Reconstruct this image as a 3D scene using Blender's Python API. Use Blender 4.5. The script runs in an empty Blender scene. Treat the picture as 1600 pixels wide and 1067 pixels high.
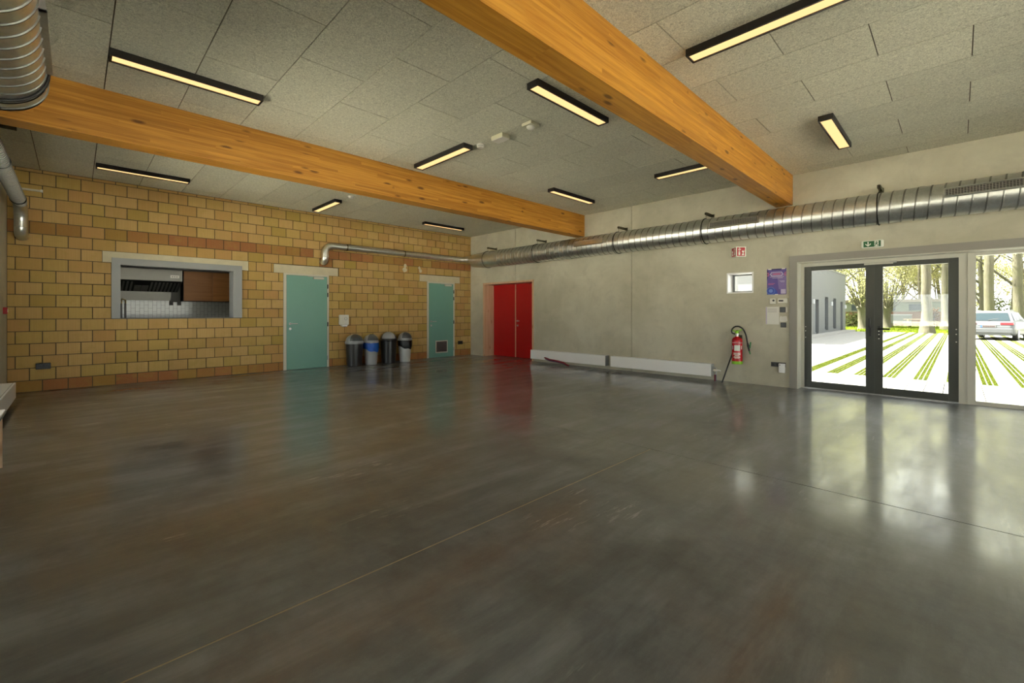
import bpy, bmesh, math, random
from mathutils import Vector, Matrix, Euler
random.seed(7)
sc = bpy.context.scene
C = sc.collection

# ------------------------------------------------------------------ camera, sky, sun, exposure
F_PX, HORIZON, V1X, EYE = 690.0, 489.5, 1497.0, 1.28
TH = math.atan((V1X - 800) / F_PX)
cam_d = bpy.data.cameras.new('camera')
cam_d.sensor_width = 36.0
cam_d.lens = F_PX / 1600 * 36
cam_d.shift_y = -(1067 / 2 - HORIZON) / 1600
cam_d.clip_start = 0.05
cam_d.clip_end = 400
cam = bpy.data.objects.new('camera', cam_d)
C.objects.link(cam)
cam.location = (0, 0, EYE)
cam.rotation_euler = (math.pi / 2, 0, TH - math.pi / 2)
sc.camera = cam

world = bpy.data.worlds.new('sky')
sc.world = world
world.use_nodes = True
wn = world.node_tree
wn.nodes['Background'].inputs['Color'].default_value = (0.96, 0.97, 0.95, 1)
wn.nodes['Background'].inputs['Strength'].default_value = 0.75

sun_d = bpy.data.lights.new('sun', 'SUN')
sun_d.energy = 14.0
sun_d.angle = math.radians(3)
sun_d.color = (1.0, 0.93, 0.80)
sun = bpy.data.objects.new('sun', sun_d)
C.objects.link(sun)
sun.rotation_euler = Vector((0.06, -0.52, -0.85)).to_track_quat('-Z', 'Y').to_euler()

sc.view_settings.view_transform = 'Standard'
sc.view_settings.look = 'None'
sc.view_settings.gamma = 1.0
sc.view_settings.use_curve_mapping = False
sc.view_settings.exposure = 2.82
sc.cycles.use_denoising = True
sc.cycles.max_bounces = 10
sc.cycles.diffuse_bounces = 6
sc.cycles.glossy_bounces = 4
sc.cycles.transparent_max_bounces = 16
sc.cycles.sample_clamp_indirect = 8.0
sc.cycles.caustics_reflective = True
sc.cycles.caustics_refractive = False

# ------------------------------------------------------------------ materials
class NT:
    def __init__(s, name):
        s.m = bpy.data.materials.new(name)
        s.m.use_nodes = True
        s.t = s.m.node_tree
        s.t.nodes.clear()
        s.out = s.t.nodes.new('ShaderNodeOutputMaterial')
    def n(s, typ, **kw):
        nd = s.t.nodes.new('ShaderNode' + typ)
        for k, v in kw.items():
            if k.startswith('_'):
                setattr(nd, k[1:], v)
            else:
                s.set(nd, k.replace('__', ' '), v)
        return nd
    def set(s, nd, key, v):
        if key.isdigit():
            i = nd.inputs[int(key)]
        else:
            i = nd.inputs[key]
        if isinstance(v, bpy.types.NodeSocket):
            s.t.links.new(v, i)
        elif isinstance(v, bpy.types.Node):
            s.t.links.new(v.outputs[0], i)
        else:
            if isinstance(v, (tuple, list)) and len(v) == 3 and i.type == 'RGBA':
                v = tuple(v) + (1,)
            i.default_value = v
    def math(s, op, a, b=None, c=None):
        nd = s.t.nodes.new('ShaderNodeMath')
        nd.operation = op
        s.set(nd, '0', a)
        if b is not None: s.set(nd, '1', b)
        if c is not None: s.set(nd, '2', c)
        return nd.outputs[0]
    def mix(s, fac, a, b, blend='MIX'):
        nd = s.t.nodes.new('ShaderNodeMix')
        nd.data_type = 'RGBA'
        nd.blend_type = blend
        s.set(nd, '0', fac)
        s.set(nd, '6', a)
        s.set(nd, '7', b)
        return nd.outputs[2]
    def ramp(s, fac, stops):
        nd = s.t.nodes.new('ShaderNodeValToRGB')
        el = nd.color_ramp.elements
        while len(el) < len(stops): el.new(0.5)
        for e, (p, c) in zip(el, stops):
            e.position = p
            e.color = (c, c, c, 1) if not isinstance(c, (tuple, list)) else tuple(c) + (1,)
        s.set(nd, '0', fac)
        return nd.outputs[0]
    def pos(s, scale=(1, 1, 1)):
        g = s.n('NewGeometry')
        m = s.n('Mapping')
        s.t.links.new(g.outputs['Position'], m.inputs[0])
        m.inputs['Scale'].default_value = scale
        return m.outputs[0]
    def objco(s, scale=(1, 1, 1)):
        g = s.n('TexCoord')
        m = s.n('Mapping')
        s.t.links.new(g.outputs['Object'], m.inputs[0])
        m.inputs['Scale'].default_value = scale
        return m.outputs[0]
    def noise(s, vec, scale, detail=4, rough=0.55, dist=0.0):
        nd = s.n('TexNoise', Scale=scale, Detail=detail, Roughness=rough, Distortion=dist)
        s.t.links.new(vec, nd.inputs['Vector'])
        return nd.outputs[0]
    def bump(s, h, strength, dist=0.01):
        nd = s.n('Bump', Strength=strength, Distance=dist)
        s.set(nd, 'Height', h)
        return nd.outputs[0]
    def pbr(s, color, rough=0.5, metal=0.0, normal=None, spec=0.5, **kw):
        p = s.n('BsdfPrincipled')
        s.set(p, 'Base Color', color)
        s.set(p, 'Roughness', rough)
        s.set(p, 'Metallic', metal)
        s.set(p, 'Specular IOR Level', spec)
        if normal is not None: s.set(p, 'Normal', normal)
        for k, v in kw.items(): s.set(p, k.replace('__', ' '), v)
        s.t.links.new(p.outputs[0], s.out.inputs[0])
        return s.m

M = {}
def simple(name, col, rough=0.5, metal=0.0, var=0.08, scale=14.0, bump=0.0, spec=0.5):
    t = NT(name)
    v = t.noise(t.objco(), scale)
    c = t.mix(v, tuple(x * (1 - var) for x in col), tuple(min(1, x * (1 + var)) for x in col))
    nrm = t.bump(t.noise(t.objco(), scale * 6), bump) if bump else None
    M[name] = t.pbr(c, rough, metal, nrm, spec)
def emissive(name, col, strength):
    t = NT(name)
    e = t.n('Emission', Color=col, Strength=strength)
    t.t.links.new(e.outputs[0], t.out.inputs[0])
    M[name] = t.m

def m_brick(red):
    t = NT('brick_red' if red else 'brick_yellow')
    g = t.n('NewGeometry')
    sep = t.n('SeparateXYZ')
    t.t.links.new(g.outputs['Position'], sep.inputs[0])
    row = t.math('FLOOR', t.math('DIVIDE', t.math('SUBTRACT', sep.outputs[2], 0.185), 0.2))
    odd = t.math('MODULO', t.math('ADD', row, 20.0), 2.0)
    off = t.math('ADD', -0.525, t.math('MULTIPLY', odd, -0.155))
    col = t.math('FLOOR', t.math('DIVIDE', t.math('SUBTRACT', sep.outputs[0], off), 0.3))
    cv = t.n('CombineXYZ', X=col, Y=row, Z=3.0)
    w = t.n('TexWhiteNoise', _noise_dimensions='3D')
    t.t.links.new(cv.outputs[0], w.inputs['Vector'])
    w2 = t.n('SeparateColor')
    t.t.links.new(w.outputs['Color'], w2.inputs[0])
    if red:
        base = t.ramp(w.outputs['Value'], [(0.0, (0.30, 0.095, 0.034)), (0.5, (0.36, 0.125, 0.042)), (0.8, (0.32, 0.150, 0.034)), (1.0, (0.36, 0.21, 0.04))])
    else:
        base = t.ramp(w.outputs['Value'], [(0.0, (0.47, 0.280, 0.098)), (0.3, (0.55, 0.360, 0.145)), (0.6, (0.47, 0.325, 0.092)), (0.85, (0.49, 0.270, 0.098)), (1.0, (0.39, 0.278, 0.056))])
    # vertical combed grain and burnt patches
    grain = t.noise(t.pos((70, 70, 1.6)), 1.0, 3)
    c = t.mix(t.math('MULTIPLY', t.ramp(grain, [(0.35, 0.0), (0.62, 1.0)]), 0.22), base, (0.30, 0.19, 0.05))
    patch = t.ramp(t.noise(t.pos(), 7.0, 4), [(0.52, 0.0), (0.70, 1.0)])
    c = t.mix(t.math('MULTIPLY', patch, 0.35), c, (0.36, 0.26, 0.05))
    fine = t.noise(t.pos(), 90.0, 3)
    c = t.mix(t.math('MULTIPLY', fine, 0.18), c, (0.64, 0.44, 0.16))
    M[t.m.name] = t.pbr(c, 0.8, 0, t.bump(grain, 0.35, 0.004))
m_brick(False); m_brick(True)
simple('mortar', (0.115, 0.085, 0.048), 0.9, var=0.2, scale=30)

def m_concrete():
    t = NT('concrete_wall')
    big = t.noise(t.pos((0.8, 0.8, 1.0)), 0.9, 6, 0.62, 0.3)
    c = t.mix(t.ramp(big, [(0.38, 0.0), (0.62, 1.0)]), (0.45, 0.425, 0.325), (0.58, 0.555, 0.445))
    streak = t.ramp(t.noise(t.pos((3.2, 3.2, 0.35)), 1.6, 4, 0.6), [(0.45, 0.0), (0.75, 1.0)])
    c = t.mix(t.math('MULTIPLY', streak, 0.14), c, (0.64, 0.615, 0.50))
    blot = t.ramp(t.noise(t.pos(), 3.3, 5, 0.65, 0.6), [(0.53, 0.0), (0.66, 1.0)])
    c = t.mix(t.math('MULTIPLY', blot, 0.26), c, (0.36, 0.34, 0.28))
    vor = t.n('TexVoronoi', Scale=3.1)
    t.t.links.new(t.pos(), vor.inputs['Vector'])
    hole = t.math('LESS_THAN', vor.outputs['Distance'], 0.035)
    c = t.mix(t.math('MULTIPLY', hole, 0.35), c, (0.25, 0.235, 0.19))
    fine = t.noise(t.pos(), 60.0, 4)
    c = t.mix(t.math('MULTIPLY', fine, 0.10), c, (0.40, 0.39, 0.34))
    M['concrete_wall'] = t.pbr(c, 0.75, 0, t.bump(t.noise(t.pos(), 5.0, 6), 0.10, 0.02), 0.3)
m_concrete()
def m_ceiling():
    t = NT('wood_wool_panel')
    a = t.noise(t.pos((1, 1, 1)), 48.0, 3, 0.75, 1.5)
    b = t.noise(t.pos((1, 1, 1)), 110.0, 2, 0.6, 1.5)
    f = t.ramp(t.math('ADD', t.math('MULTIPLY', a, 0.6), t.math('MULTIPLY', b, 0.4)), [(0.36, 0.0), (0.60, 1.0)])
    oi = t.n('ObjectInfo')
    tone = t.math('MULTIPLY_ADD', oi.outputs['Random'], 0.10, 0.95)
    c = t.mix(f, (0.42, 0.41, 0.325), (0.88, 0.86, 0.71))
    c = t.mix(1.0, c, t.n('CombineXYZ', X=tone, Y=tone, Z=tone).outputs[0], 'MULTIPLY')
    M['wood_wool_panel'] = t.pbr(c, 0.95, 0, t.bump(f, 0.7, 0.006), 0.1)
m_ceiling()
def m_floor():
    t = NT('polished_concrete')
    p = t.pos()
    big = t.noise(p, 0.45, 5, 0.55, 0.2)
    c = t.mix(t.ramp(big, [(0.38, 0.0), (0.62, 1.0)]), (0.066, 0.074, 0.080), (0.098, 0.108, 0.115))
    # trowel smears, running diagonally
    mp = t.n('Mapping')
    g = t.n('NewGeometry')
    t.t.links.new(g.outputs['Position'], mp.inputs[0])
    mp.inputs['Rotation'].default_value = (0, 0, 0.45)
    mp.inputs['Scale'].default_value = (0.45, 2.2, 1)
    smear = t.noise(mp.outputs[0], 1.6, 9, 0.66, 0.15)
    c = t.mix(t.math('MULTIPLY', t.ramp(smear, [(0.42, 0.0), (0.62, 1.0)]), 0.85), c, (0.205, 0.218, 0.226))
    c = t.mix(t.math('MULTIPLY', t.ramp(t.noise(t.pos((1.0, 0.7, 1)), 0.9, 9, 0.7, 0.1), [(0.36, 1.0), (0.56, 0.0)]), 0.75), c, (0.034, 0.035, 0.035))
    cloud = t.noise(p, 2.6, 8, 0.72, 0.1)
    c = t.mix(t.math('MULTIPLY', t.ramp(cloud, [(0.38, 0.0), (0.66, 1.0)]), 0.34), c, (0.170, 0.168, 0.155))
    speck = t.ramp(t.noise(p, 110.0, 3, 0.6), [(0.60, 0.0), (0.80, 1.0)])
    c = t.mix(t.math('MULTIPLY', speck, 0.30), c, (0.26, 0.26, 0.24))
    # chalky scuffs in a few places
    mq = t.n('Mapping')
    t.t.links.new(g.outputs['Position'], mq.inputs[0])
    mq.inputs['Rotation'].default_value = (0, 0, -0.5)
    mq.inputs['Scale'].default_value = (1.2, 9.0, 1)
    scr = t.ramp(t.noise(mq.outputs[0], 2.4, 8, 0.75, 0.2), [(0.56, 0.0), (0.66, 1.0)])
    scm = t.ramp(t.noise(p, 0.9, 3), [(0.56, 0.0), (0.66, 1.0)])
    c = t.mix(t.math('MULTIPLY', t.math('MULTIPLY', scr, scm), 0.8), c, (0.55, 0.55, 0.52))
    r = t.math('ADD', 0.34, t.math('MULTIPLY', t.ramp(smear, [(0.34, 0.0), (0.66, 1.0)]), 0.22))
    h = t.noise(p, 60.0, 5, 0.65)
    M['polished_concrete'] = t.pbr(c, r, 0, t.bump(h, 0.035, 0.01), 0.5, Coat__Weight=t.math('SUBTRACT', 1.0, t.math('MULTIPLY', t.ramp(smear, [(0.40, 0.0), (0.62, 1.0)]), 0.45)), Coat__Roughness=t.math('ADD', 0.10, t.math('MULTIPLY', t.ramp(smear, [(0.34, 0.0), (0.66, 1.0)]), 0.10)), Coat__IOR=1.6)
m_floor()
def m_wood(name, dark, light, knot, ax=0, lam=0.0425):
    t = NT(name)
    g = t.n('NewGeometry')
    sep = t.n('SeparateXYZ')
    t.t.links.new(g.outputs['Position'], sep.inputs[0])
    lay = t.math('FLOOR', t.math('DIVIDE', sep.outputs[2], lam))
    seg = t.math('FLOOR', t.math('ADD', t.math('MULTIPLY', sep.outputs[0], 0.42), t.math('MULTIPLY', lay, 0.37)))
    w = t.n('TexWhiteNoise', _noise_dimensions='2D')
    t.t.links.new(t.n('CombineXYZ', X=lay, Y=seg).outputs[0], w.inputs['Vector'])
    gsc = (1.1, 26, 26) if ax == 0 else (26, 26, 1.1)
    off = t.n('VectorMath', _operation='ADD')
    t.t.links.new(g.outputs['Position'], off.inputs[0])
    t.t.links.new(t.n('CombineXYZ', X=t.math('MULTIPLY', w.outputs[0], 9.0), Y=t.math('MULTIPLY', lay, 3.1), Z=0.0).outputs[0], off.inputs[1])
    mp = t.n('Mapping')
    t.t.links.new(off.outputs[0], mp.inputs[0])
    mp.inputs['Scale'].default_value = gsc
    gr = t.noise(mp.outputs[0], 1.0, 5, 0.6, 0.5)
    c = t.mix(t.ramp(gr, [(0.36, 0.0), (0.62, 1.0)]), dark, light)
    c = t.mix(t.math('MULTIPLY', t.math('SUBTRACT', w.outputs[0], 0.2), 0.42), c, tuple(x * 0.62 for x in dark))
    kp = t.n('Mapping')
    t.t.links.new(off.outputs[0], kp.inputs[0])
    kp.inputs['Scale'].default_value = (2.6, 7.0, 7.0) if ax == 0 else (7, 7, 2.6)
    vor = t.n('TexVoronoi', Scale=1.0)
    t.t.links.new(kp.outputs[0], vor.inputs['Vector'])
    sel = t.n('SeparateColor')
    t.t.links.new(vor.outputs['Color'], sel.inputs[0])
    k = t.math('MULTIPLY', t.ramp(vor.outputs['Distance'], [(0.10, 1.0), (0.21, 0.0)]), t.math('GREATER_THAN', sel.outputs[0], 0.35))
    c = t.mix(t.math('MULTIPLY', k, 0.8), c, knot)
    M[name] = t.pbr(c, 0.45, 0, t.bump(gr, 0.12, 0.004), 0.4)
m_wood('glulam', (0.41, 0.165, 0.015), (0.62, 0.295, 0.042), (0.085, 0.025, 0.004))
m_wood('pine', (0.58, 0.36, 0.21), (0.70, 0.47, 0.31), (0.34, 0.18, 0.08), ax=2, lam=5.0)
m_wood('brown_front', (0.36, 0.150, 0.038), (0.46, 0.200, 0.052), (0.36, 0.150, 0.038), ax=0, lam=3.0)
def m_galv():
    t = NT('galvanised_steel')
    v = t.n('TexVoronoi', Scale=38.0)
    t.t.links.new(t.pos(), v.inputs['Vector'])
    b = t.noise(t.pos(), 3.0, 4)
    c = t.mix(v.outputs['Color'], (0.70, 0.715, 0.70), (0.84, 0.85, 0.835))
    c = t.mix(t.math('MULTIPLY', b, 0.3), c, (0.40, 0.41, 0.40))
    r = t.math('ADD', 0.27, t.math('MULTIPLY', b, 0.14))
    M['galvanised_steel'] = t.pbr(c, r, 1.0, t.bump(t.noise(t.pos(), 5.0, 2), 0.02, 0.01))
m_galv()
def m_glass():
    t = NT('window_glass')
    fr = t.n('Fresnel', IOR=1.5)
    tr = t.n('BsdfTransparent', Color=(0.95, 0.97, 0.96))
    gl = t.n('BsdfGlossy', Color=(1, 1, 1), Roughness=0.0)
    mx = t.n('MixShader')
    t.t.links.new(t.math('MULTIPLY', fr.outputs[0], 1.05), mx.inputs[0])
    t.t.links.new(tr.outputs[0], mx.inputs[1])
    t.t.links.new(gl.outputs[0], mx.inputs[2])
    t.t.links.new(mx.outputs[0], t.out.inputs[0])
    M['window_glass'] = t.m
m_glass()
def m_leaf(name, c1, c2):
    t = NT(name)
    oi = t.noise(t.pos(), 2.3, 3)
    c = t.mix(t.ramp(oi, [(0.35, 0.0), (0.65, 1.0)]), c1, c2)
    d = t.n('BsdfDiffuse', Color=c)
    tl = t.n('BsdfTranslucent', Color=c)
    mx = t.n('MixShader', Fac=0.4)
    t.t.links.new(d.outputs[0], mx.inputs[1])
    t.t.links.new(tl.outputs[0], mx.inputs[2])
    t.t.links.new(mx.outputs[0], t.out.inputs[0])
    M[name] = t.m
m_leaf('leaf_spring', (0.185, 0.195, 0.070), (0.27, 0.26, 0.125))
m_leaf('leaf_dark', (0.040, 0.055, 0.018), (0.080, 0.088, 0.028))
m_leaf('leaf_russet', (0.14, 0.062, 0.018), (0.12, 0.085, 0.028))
m_leaf('lawn_blade', (0.105, 0.145, 0.012), (0.14, 0.17, 0.020))
m_leaf('grass_blade', (0.032, 0.043, 0.005), (0.046, 0.055, 0.009))
def m_bark():
    t = NT('bark')
    a = t.noise(t.pos((9, 9, 2.0)), 1.5, 6, 0.7)
    b = t.noise(t.pos(), 1.4, 3)
    c = t.mix(t.ramp(a, [(0.3, 0.0), (0.7, 1.0)]), (0.046, 0.043, 0.030), (0.095, 0.088, 0.064))
    c = t.mix(t.math('MULTIPLY', t.ramp(b, [(0.45, 0.0), (0.7, 1.0)]), 0.45), c, (0.062, 0.066, 0.028))
    M['bark'] = t.pbr(c, 0.95, 0, t.bump(a, 0.6, 0.03), 0.1)
m_bark()
simple('soil_grass', (0.090, 0.125, 0.011), 0.95, var=0.35, scale=3)
simple('field', (0.46, 0.44, 0.39), 0.95, var=0.3, scale=0.6)
simple('paver', (0.20, 0.193, 0.182), 0.85, var=0.12, scale=5, bump=0.08)
simple('paver_bed', (0.010, 0.009, 0.008), 0.95, var=0.2, scale=9)
simple('lintel_concrete', (0.60, 0.55, 0.40), 0.85, var=0.16, scale=7, bump=0.08)
simple('teal_paint', (0.165, 0.365, 0.305), 0.38, var=0.02, scale=2)
simple('red_paint', (0.46, 0.002, 0.004), 0.42, var=0.03, scale=2)
simple('grey_paint', (0.30, 0.315, 0.325), 0.45, var=0.02, scale=3)
simple('taupe_paint', (0.28, 0.265, 0.235), 0.45, var=0.02, scale=3)
simple('light_frame', (0.56, 0.55, 0.48), 0.42, var=0.02, scale=3)
simple('door_frame_paint', (0.60, 0.58, 0.50), 0.45, var=0.03, scale=3)
simple('anthracite', (0.050, 0.055, 0.045), 0.35, var=0.05, scale=3)
simple('white_enamel', (0.82, 0.82, 0.82), 0.30, var=0.02, scale=3)
simple('white_plastic', (0.74, 0.73, 0.66), 0.40, var=0.02, scale=6)
simple('cream_plastic', (0.62, 0.60, 0.44), 0.45, var=0.03, scale=6)
simple('black_plastic', (0.013, 0.014, 0.015), 0.34, var=0.05, scale=6)
simple('socket_black', (0.009, 0.009, 0.010), 0.45, var=0.05, scale=6)
simple('dark_switch', (0.035, 0.035, 0.034), 0.40, var=0.05, scale=6)
simple('graphite_plastic', (0.075, 0.082, 0.085), 0.40, var=0.05, scale=6)
simple('silver_plastic', (0.32, 0.335, 0.345), 0.36, var=0.04, scale=6)
simple('light_silver_plastic', (0.44, 0.455, 0.46), 0.34, var=0.04, scale=6)
simple('blue_bag', (0.008, 0.085, 0.42), 0.22, var=0.3, scale=25, bump=0.5)
simple('black_bag', (0.010, 0.012, 0.012), 0.20, var=0.3, scale=25, bump=0.5)
simple('lamp_housing', (0.012, 0.010, 0.009), 0.5, var=0.05)
simple('rubber', (0.010, 0.010, 0.010), 0.55, var=0.1)
simple('stainless', (0.24, 0.235, 0.215), 0.5, 1.0, var=0.05)
simple('steel_bracket', (0.16, 0.15, 0.10), 0.5, 0.8, var=0.1)
simple('duct_seam', (0.30, 0.305, 0.29), 0.45, 1.0, var=0.05)
simple('zinc_handle', (0.45, 0.45, 0.44), 0.28, 1.0, var=0.05)
simple('vent_grille', (0.115, 0.085, 0.078), 0.6, var=0.1)
simple('dark_void', (0.010, 0.010, 0.009), 0.9, var=0.0)  # near-black colour standing in for the shade in openings and gaps
simple('extinguisher_red', (0.50, 0.006, 0.012), 0.25, var=0.03)
simple('lime', (0.26, 0.56, 0.02), 0.4, var=0.05)
simple('green_plastic', (0.02, 0.22, 0.05), 0.4, var=0.05)
simple('sign_green', (0.004, 0.105, 0.026), 0.45, var=0.03)
simple('sign_red', (0.42, 0.004, 0.012), 0.45, var=0.03)
simple('sign_white', (0.80, 0.82, 0.74), 0.45, var=0.02)
simple('paper', (0.76, 0.75, 0.70), 0.7, var=0.03)
simple('paper_grey', (0.50, 0.49, 0.47), 0.7, var=0.05)
simple('poster_violet', (0.125, 0.085, 0.33), 0.6, var=0.15, scale=9)
simple('poster_lilac', (0.23, 0.165, 0.40), 0.6, var=0.1, scale=9)
simple('poster_blue', (0.045, 0.085, 0.42), 0.6, var=0.15, scale=12)
simple('poster_ring', (0.16, 0.26, 0.62), 0.6, var=0.1)
simple('poster_pink', (0.62, 0.14, 0.26), 0.6, var=0.1)
simple('poster_navy', (0.030, 0.022, 0.13), 0.6, var=0.1)
simple('poster_pale', (0.55, 0.48, 0.66), 0.6, var=0.1)
simple('maroon_hose', (0.22, 0.018, 0.030), 0.45, var=0.2, scale=20)
simple('navy_stripe', (0.035, 0.03, 0.11), 0.45, var=0.1)
simple('tile_white', (0.66, 0.68, 0.64), 0.15, var=0.06, scale=4)
simple('grout', (0.17, 0.17, 0.155), 0.9, var=0.1)
simple('plaster', (0.60, 0.58, 0.52), 0.85, var=0.04, scale=4)
simple('kitchen_plaster', (0.36, 0.35, 0.31), 0.85, var=0.04, scale=4)
simple('brass', (0.55, 0.40, 0.16), 0.3, 1.0, var=0.1)
simple('facade_grey', (0.066, 0.070, 0.074), 0.7, var=0.06, scale=1.5)
simple('facade_pane', (0.020, 0.030, 0.042), 0.25, var=0.05)
simple('red_brick', (0.12, 0.058, 0.038), 0.9, var=0.25, scale=6)
simple('pale_render', (0.14, 0.15, 0.13), 0.85, var=0.1, scale=2)
simple('roof_pink', (0.10, 0.085, 0.065), 0.8, var=0.1, scale=2)
simple('car_silver', (0.066, 0.071, 0.077), 0.30, 0.0, var=0.02, scale=2)
simple('car_glass', (0.012, 0.020, 0.025), 0.12, var=0.05, spec=0.3)
simple('tail_lamp', (0.16, 0.014, 0.022), 0.2, var=0.05)
simple('plate_white', (0.11, 0.11, 0.108), 0.4, var=0.03)
simple('plate_mark', (0.045, 0.02, 0.024), 0.5, var=0.1)
simple('plate_blue', (0.03, 0.09, 0.36), 0.4, var=0.05)
simple('joint_grey', (0.15, 0.145, 0.125), 0.8, var=0.2, scale=20)
simple('joint_filler', (0.33, 0.28, 0.18), 0.8, var=0.2, scale=20)
emissive('lamp_glow', (1.0, 0.62, 0.26, 1), 0.21)
emissive('kitchen_fill_glow', (1.0, 0.95, 0.85, 1), 0.5)  # emission of the added kitchen lamp

# ------------------------------------------------------------------ mesh helpers
def W(o):
    m = Matrix.Identity(4)
    if o.parent: m = W(o.parent) @ o.matrix_parent_inverse
    return m @ o.matrix_basis
def tag(o, label=None, cat=None, group=None, kind=None):
    if label: o['label'] = label
    if cat: o['category'] = cat
    if group: o['group'] = group
    if kind: o['kind'] = kind
    return o
def empty(name, loc=(0, 0, 0), rz=0.0, label=None, cat=None, group=None, kind=None, parent=None):
    o = bpy.data.objects.new(name, None)
    o.empty_display_size = 0.1
    C.objects.link(o)
    o.location = loc
    o.rotation_euler = (0, 0, rz)
    if parent:
        o.parent = parent
    return tag(o, label, cat, group, kind)
def link(name, mesh, parent=None, local=False):
    o = bpy.data.objects.new(name, mesh)
    C.objects.link(o)
    if parent:
        o.parent = parent
        if not local: o.matrix_parent_inverse = W(parent).inverted()
    return o
def copy_tree(o, parent=None):
    c = o.copy()
    C.objects.link(c)
    if parent: c.parent = parent
    for ch in [x for x in bpy.data.objects if x.parent == o]:
        copy_tree(ch, c)
    return c

class MB:
    def __init__(s):
        s.v, s.f, s.mi = [], [], []
    def box(s, x0, x1, y0, y1, z0, z1):
        x0, x1 = min(x0, x1), max(x0, x1)
        y0, y1 = min(y0, y1), max(y0, y1)
        z0, z1 = min(z0, z1), max(z0, z1)
        b = len(s.v)
        s.v += [(x0, y0, z0), (x1, y0, z0), (x1, y1, z0), (x0, y1, z0), (x0, y0, z1), (x1, y0, z1), (x1, y1, z1), (x0, y1, z1)]
        s.f += [[b + i for i in q] for q in ((0, 3, 2, 1), (4, 5, 6, 7), (0, 1, 5, 4), (1, 2, 6, 5), (2, 3, 7, 6), (3, 0, 4, 7))]
        return s
    def xf(s, mtx, start=0):
        for i in range(start, len(s.v)):
            s.v[i] = tuple(mtx @ Vector(s.v[i]))
        return s
    def obox(s, center, size, mtx):
        b = len(s.v)
        s.box(-size[0] / 2, size[0] / 2, -size[1] / 2, size[1] / 2, -size[2] / 2, size[2] / 2)
        s.xf(Matrix.Translation(center) @ mtx.to_4x4(), b)
        return s
    def tube(s, pts, r, n=12, caps=True):
        pts = [Vector(p) for p in pts]
        rs = r if isinstance(r, (list, tuple)) else [r] * len(pts)
        up = None
        rings = []
        for i, p in enumerate(pts):
            d = (pts[min(i + 1, len(pts) - 1)] - pts[max(i - 1, 0)])
            if d.length < 1e-9: d = Vector((0, 0, 1))
            d.normalize()
            if up is None:
                up = Vector((0, 0, 1)) if abs(d.z) < 0.9 else Vector((1, 0, 0))
            a = d.cross(up)
            if a.length < 1e-6: a = d.cross(Vector((0, 1, 0)))
            a.normalize()
            bb = a.cross(d).normalized()
            up = bb
            b = len(s.v)
            for k in range(n):
                t = 2 * math.pi * k / n
                s.v.append(tuple(p + (a * math.cos(t) + bb * math.sin(t)) * rs[i]))
            rings.append(b)
        for a, b in zip(rings, rings[1:]):
            for k in range(n):
                k2 = (k + 1) % n
                s.f.append([a + k, a + k2, b + k2, b + k])
        if caps:
            s.f.append([rings[0] + k for k in range(n)][::-1])
            s.f.append([rings[-1] + k for k in range(n)])
        return s
    def cyl(s, p0, p1, r, n=16):
        return s.tube([p0, p1], r, n)
    def lathe(s, prof, n=24, c=(0, 0, 0), a0=0.0, a1=2 * math.pi, caps=True):
        full = abs(a1 - a0 - 2 * math.pi) < 1e-6
        m = n if full else n + 1
        rings = []
        for r, z in prof:
            b = len(s.v)
            for k in range(m):
                t = a0 + (a1 - a0) * k / n
                s.v.append((c[0] + r * math.cos(t), c[1] + r * math.sin(t), c[2] + z))
            rings.append(b)
        for a, b in zip(rings, rings[1:]):
            for k in range(n):
                k2 = (k + 1) % m
                s.f.append([a + k, a + k2, b + k2, b + k])
        if full and caps:
            s.f.append([rings[0] + k for k in range(m)][::-1])
            s.f.append([rings[-1] + k for k in range(m)])
        return s
    def prism(s, pts, fn0, fn1):
        b = len(s.v)
        n = len(pts)
        s.v += [tuple(fn0(*p)) for p in pts] + [tuple(fn1(*p)) for p in pts]
        s.f.append([b + i for i in range(n)])
        s.f.append([b + n + i for i in range(n)][::-1])
        for i in range(n):
            j = (i + 1) % n
            s.f.append([b + j, b + i, b + n + i, b + n + j])
        return s
    def mesh(s, name, mat, smooth=False, bevel=0.0, fix=True, sharp=40):
        me = bpy.data.meshes.new(name)
        me.from_pydata(s.v, [], s.f)
        if fix or bevel:
            bm = bmesh.new()
            bm.from_mesh(me)
            if bevel:
                bmesh.ops.bevel(bm, geom=[e for e in bm.edges], offset=bevel, segments=2, affect='EDGES', profile=0.6)
            bmesh.ops.recalc_face_normals(bm, faces=bm.faces)
            bm.to_mesh(me)
            bm.free()
        me.materials.append(M[mat])
        if s.mi:
            me.materials.append(M['duct_seam'])
            me.polygons.foreach_set('material_index', s.mi)
        if smooth:
            me.polygons.foreach_set('use_smooth', [True] * len(me.polygons))
            try: me.set_sharp_from_angle(angle=math.radians(sharp))
            except Exception: pass
        me.update()
        return me
    def build(s, name, mat, parent=None, smooth=False, bevel=0.0, local=False, fix=True, sharp=40):
        return link(name, s.mesh(name, mat, smooth, bevel, fix, sharp), parent, local)
def B(*a): return MB().box(*a)

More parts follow.
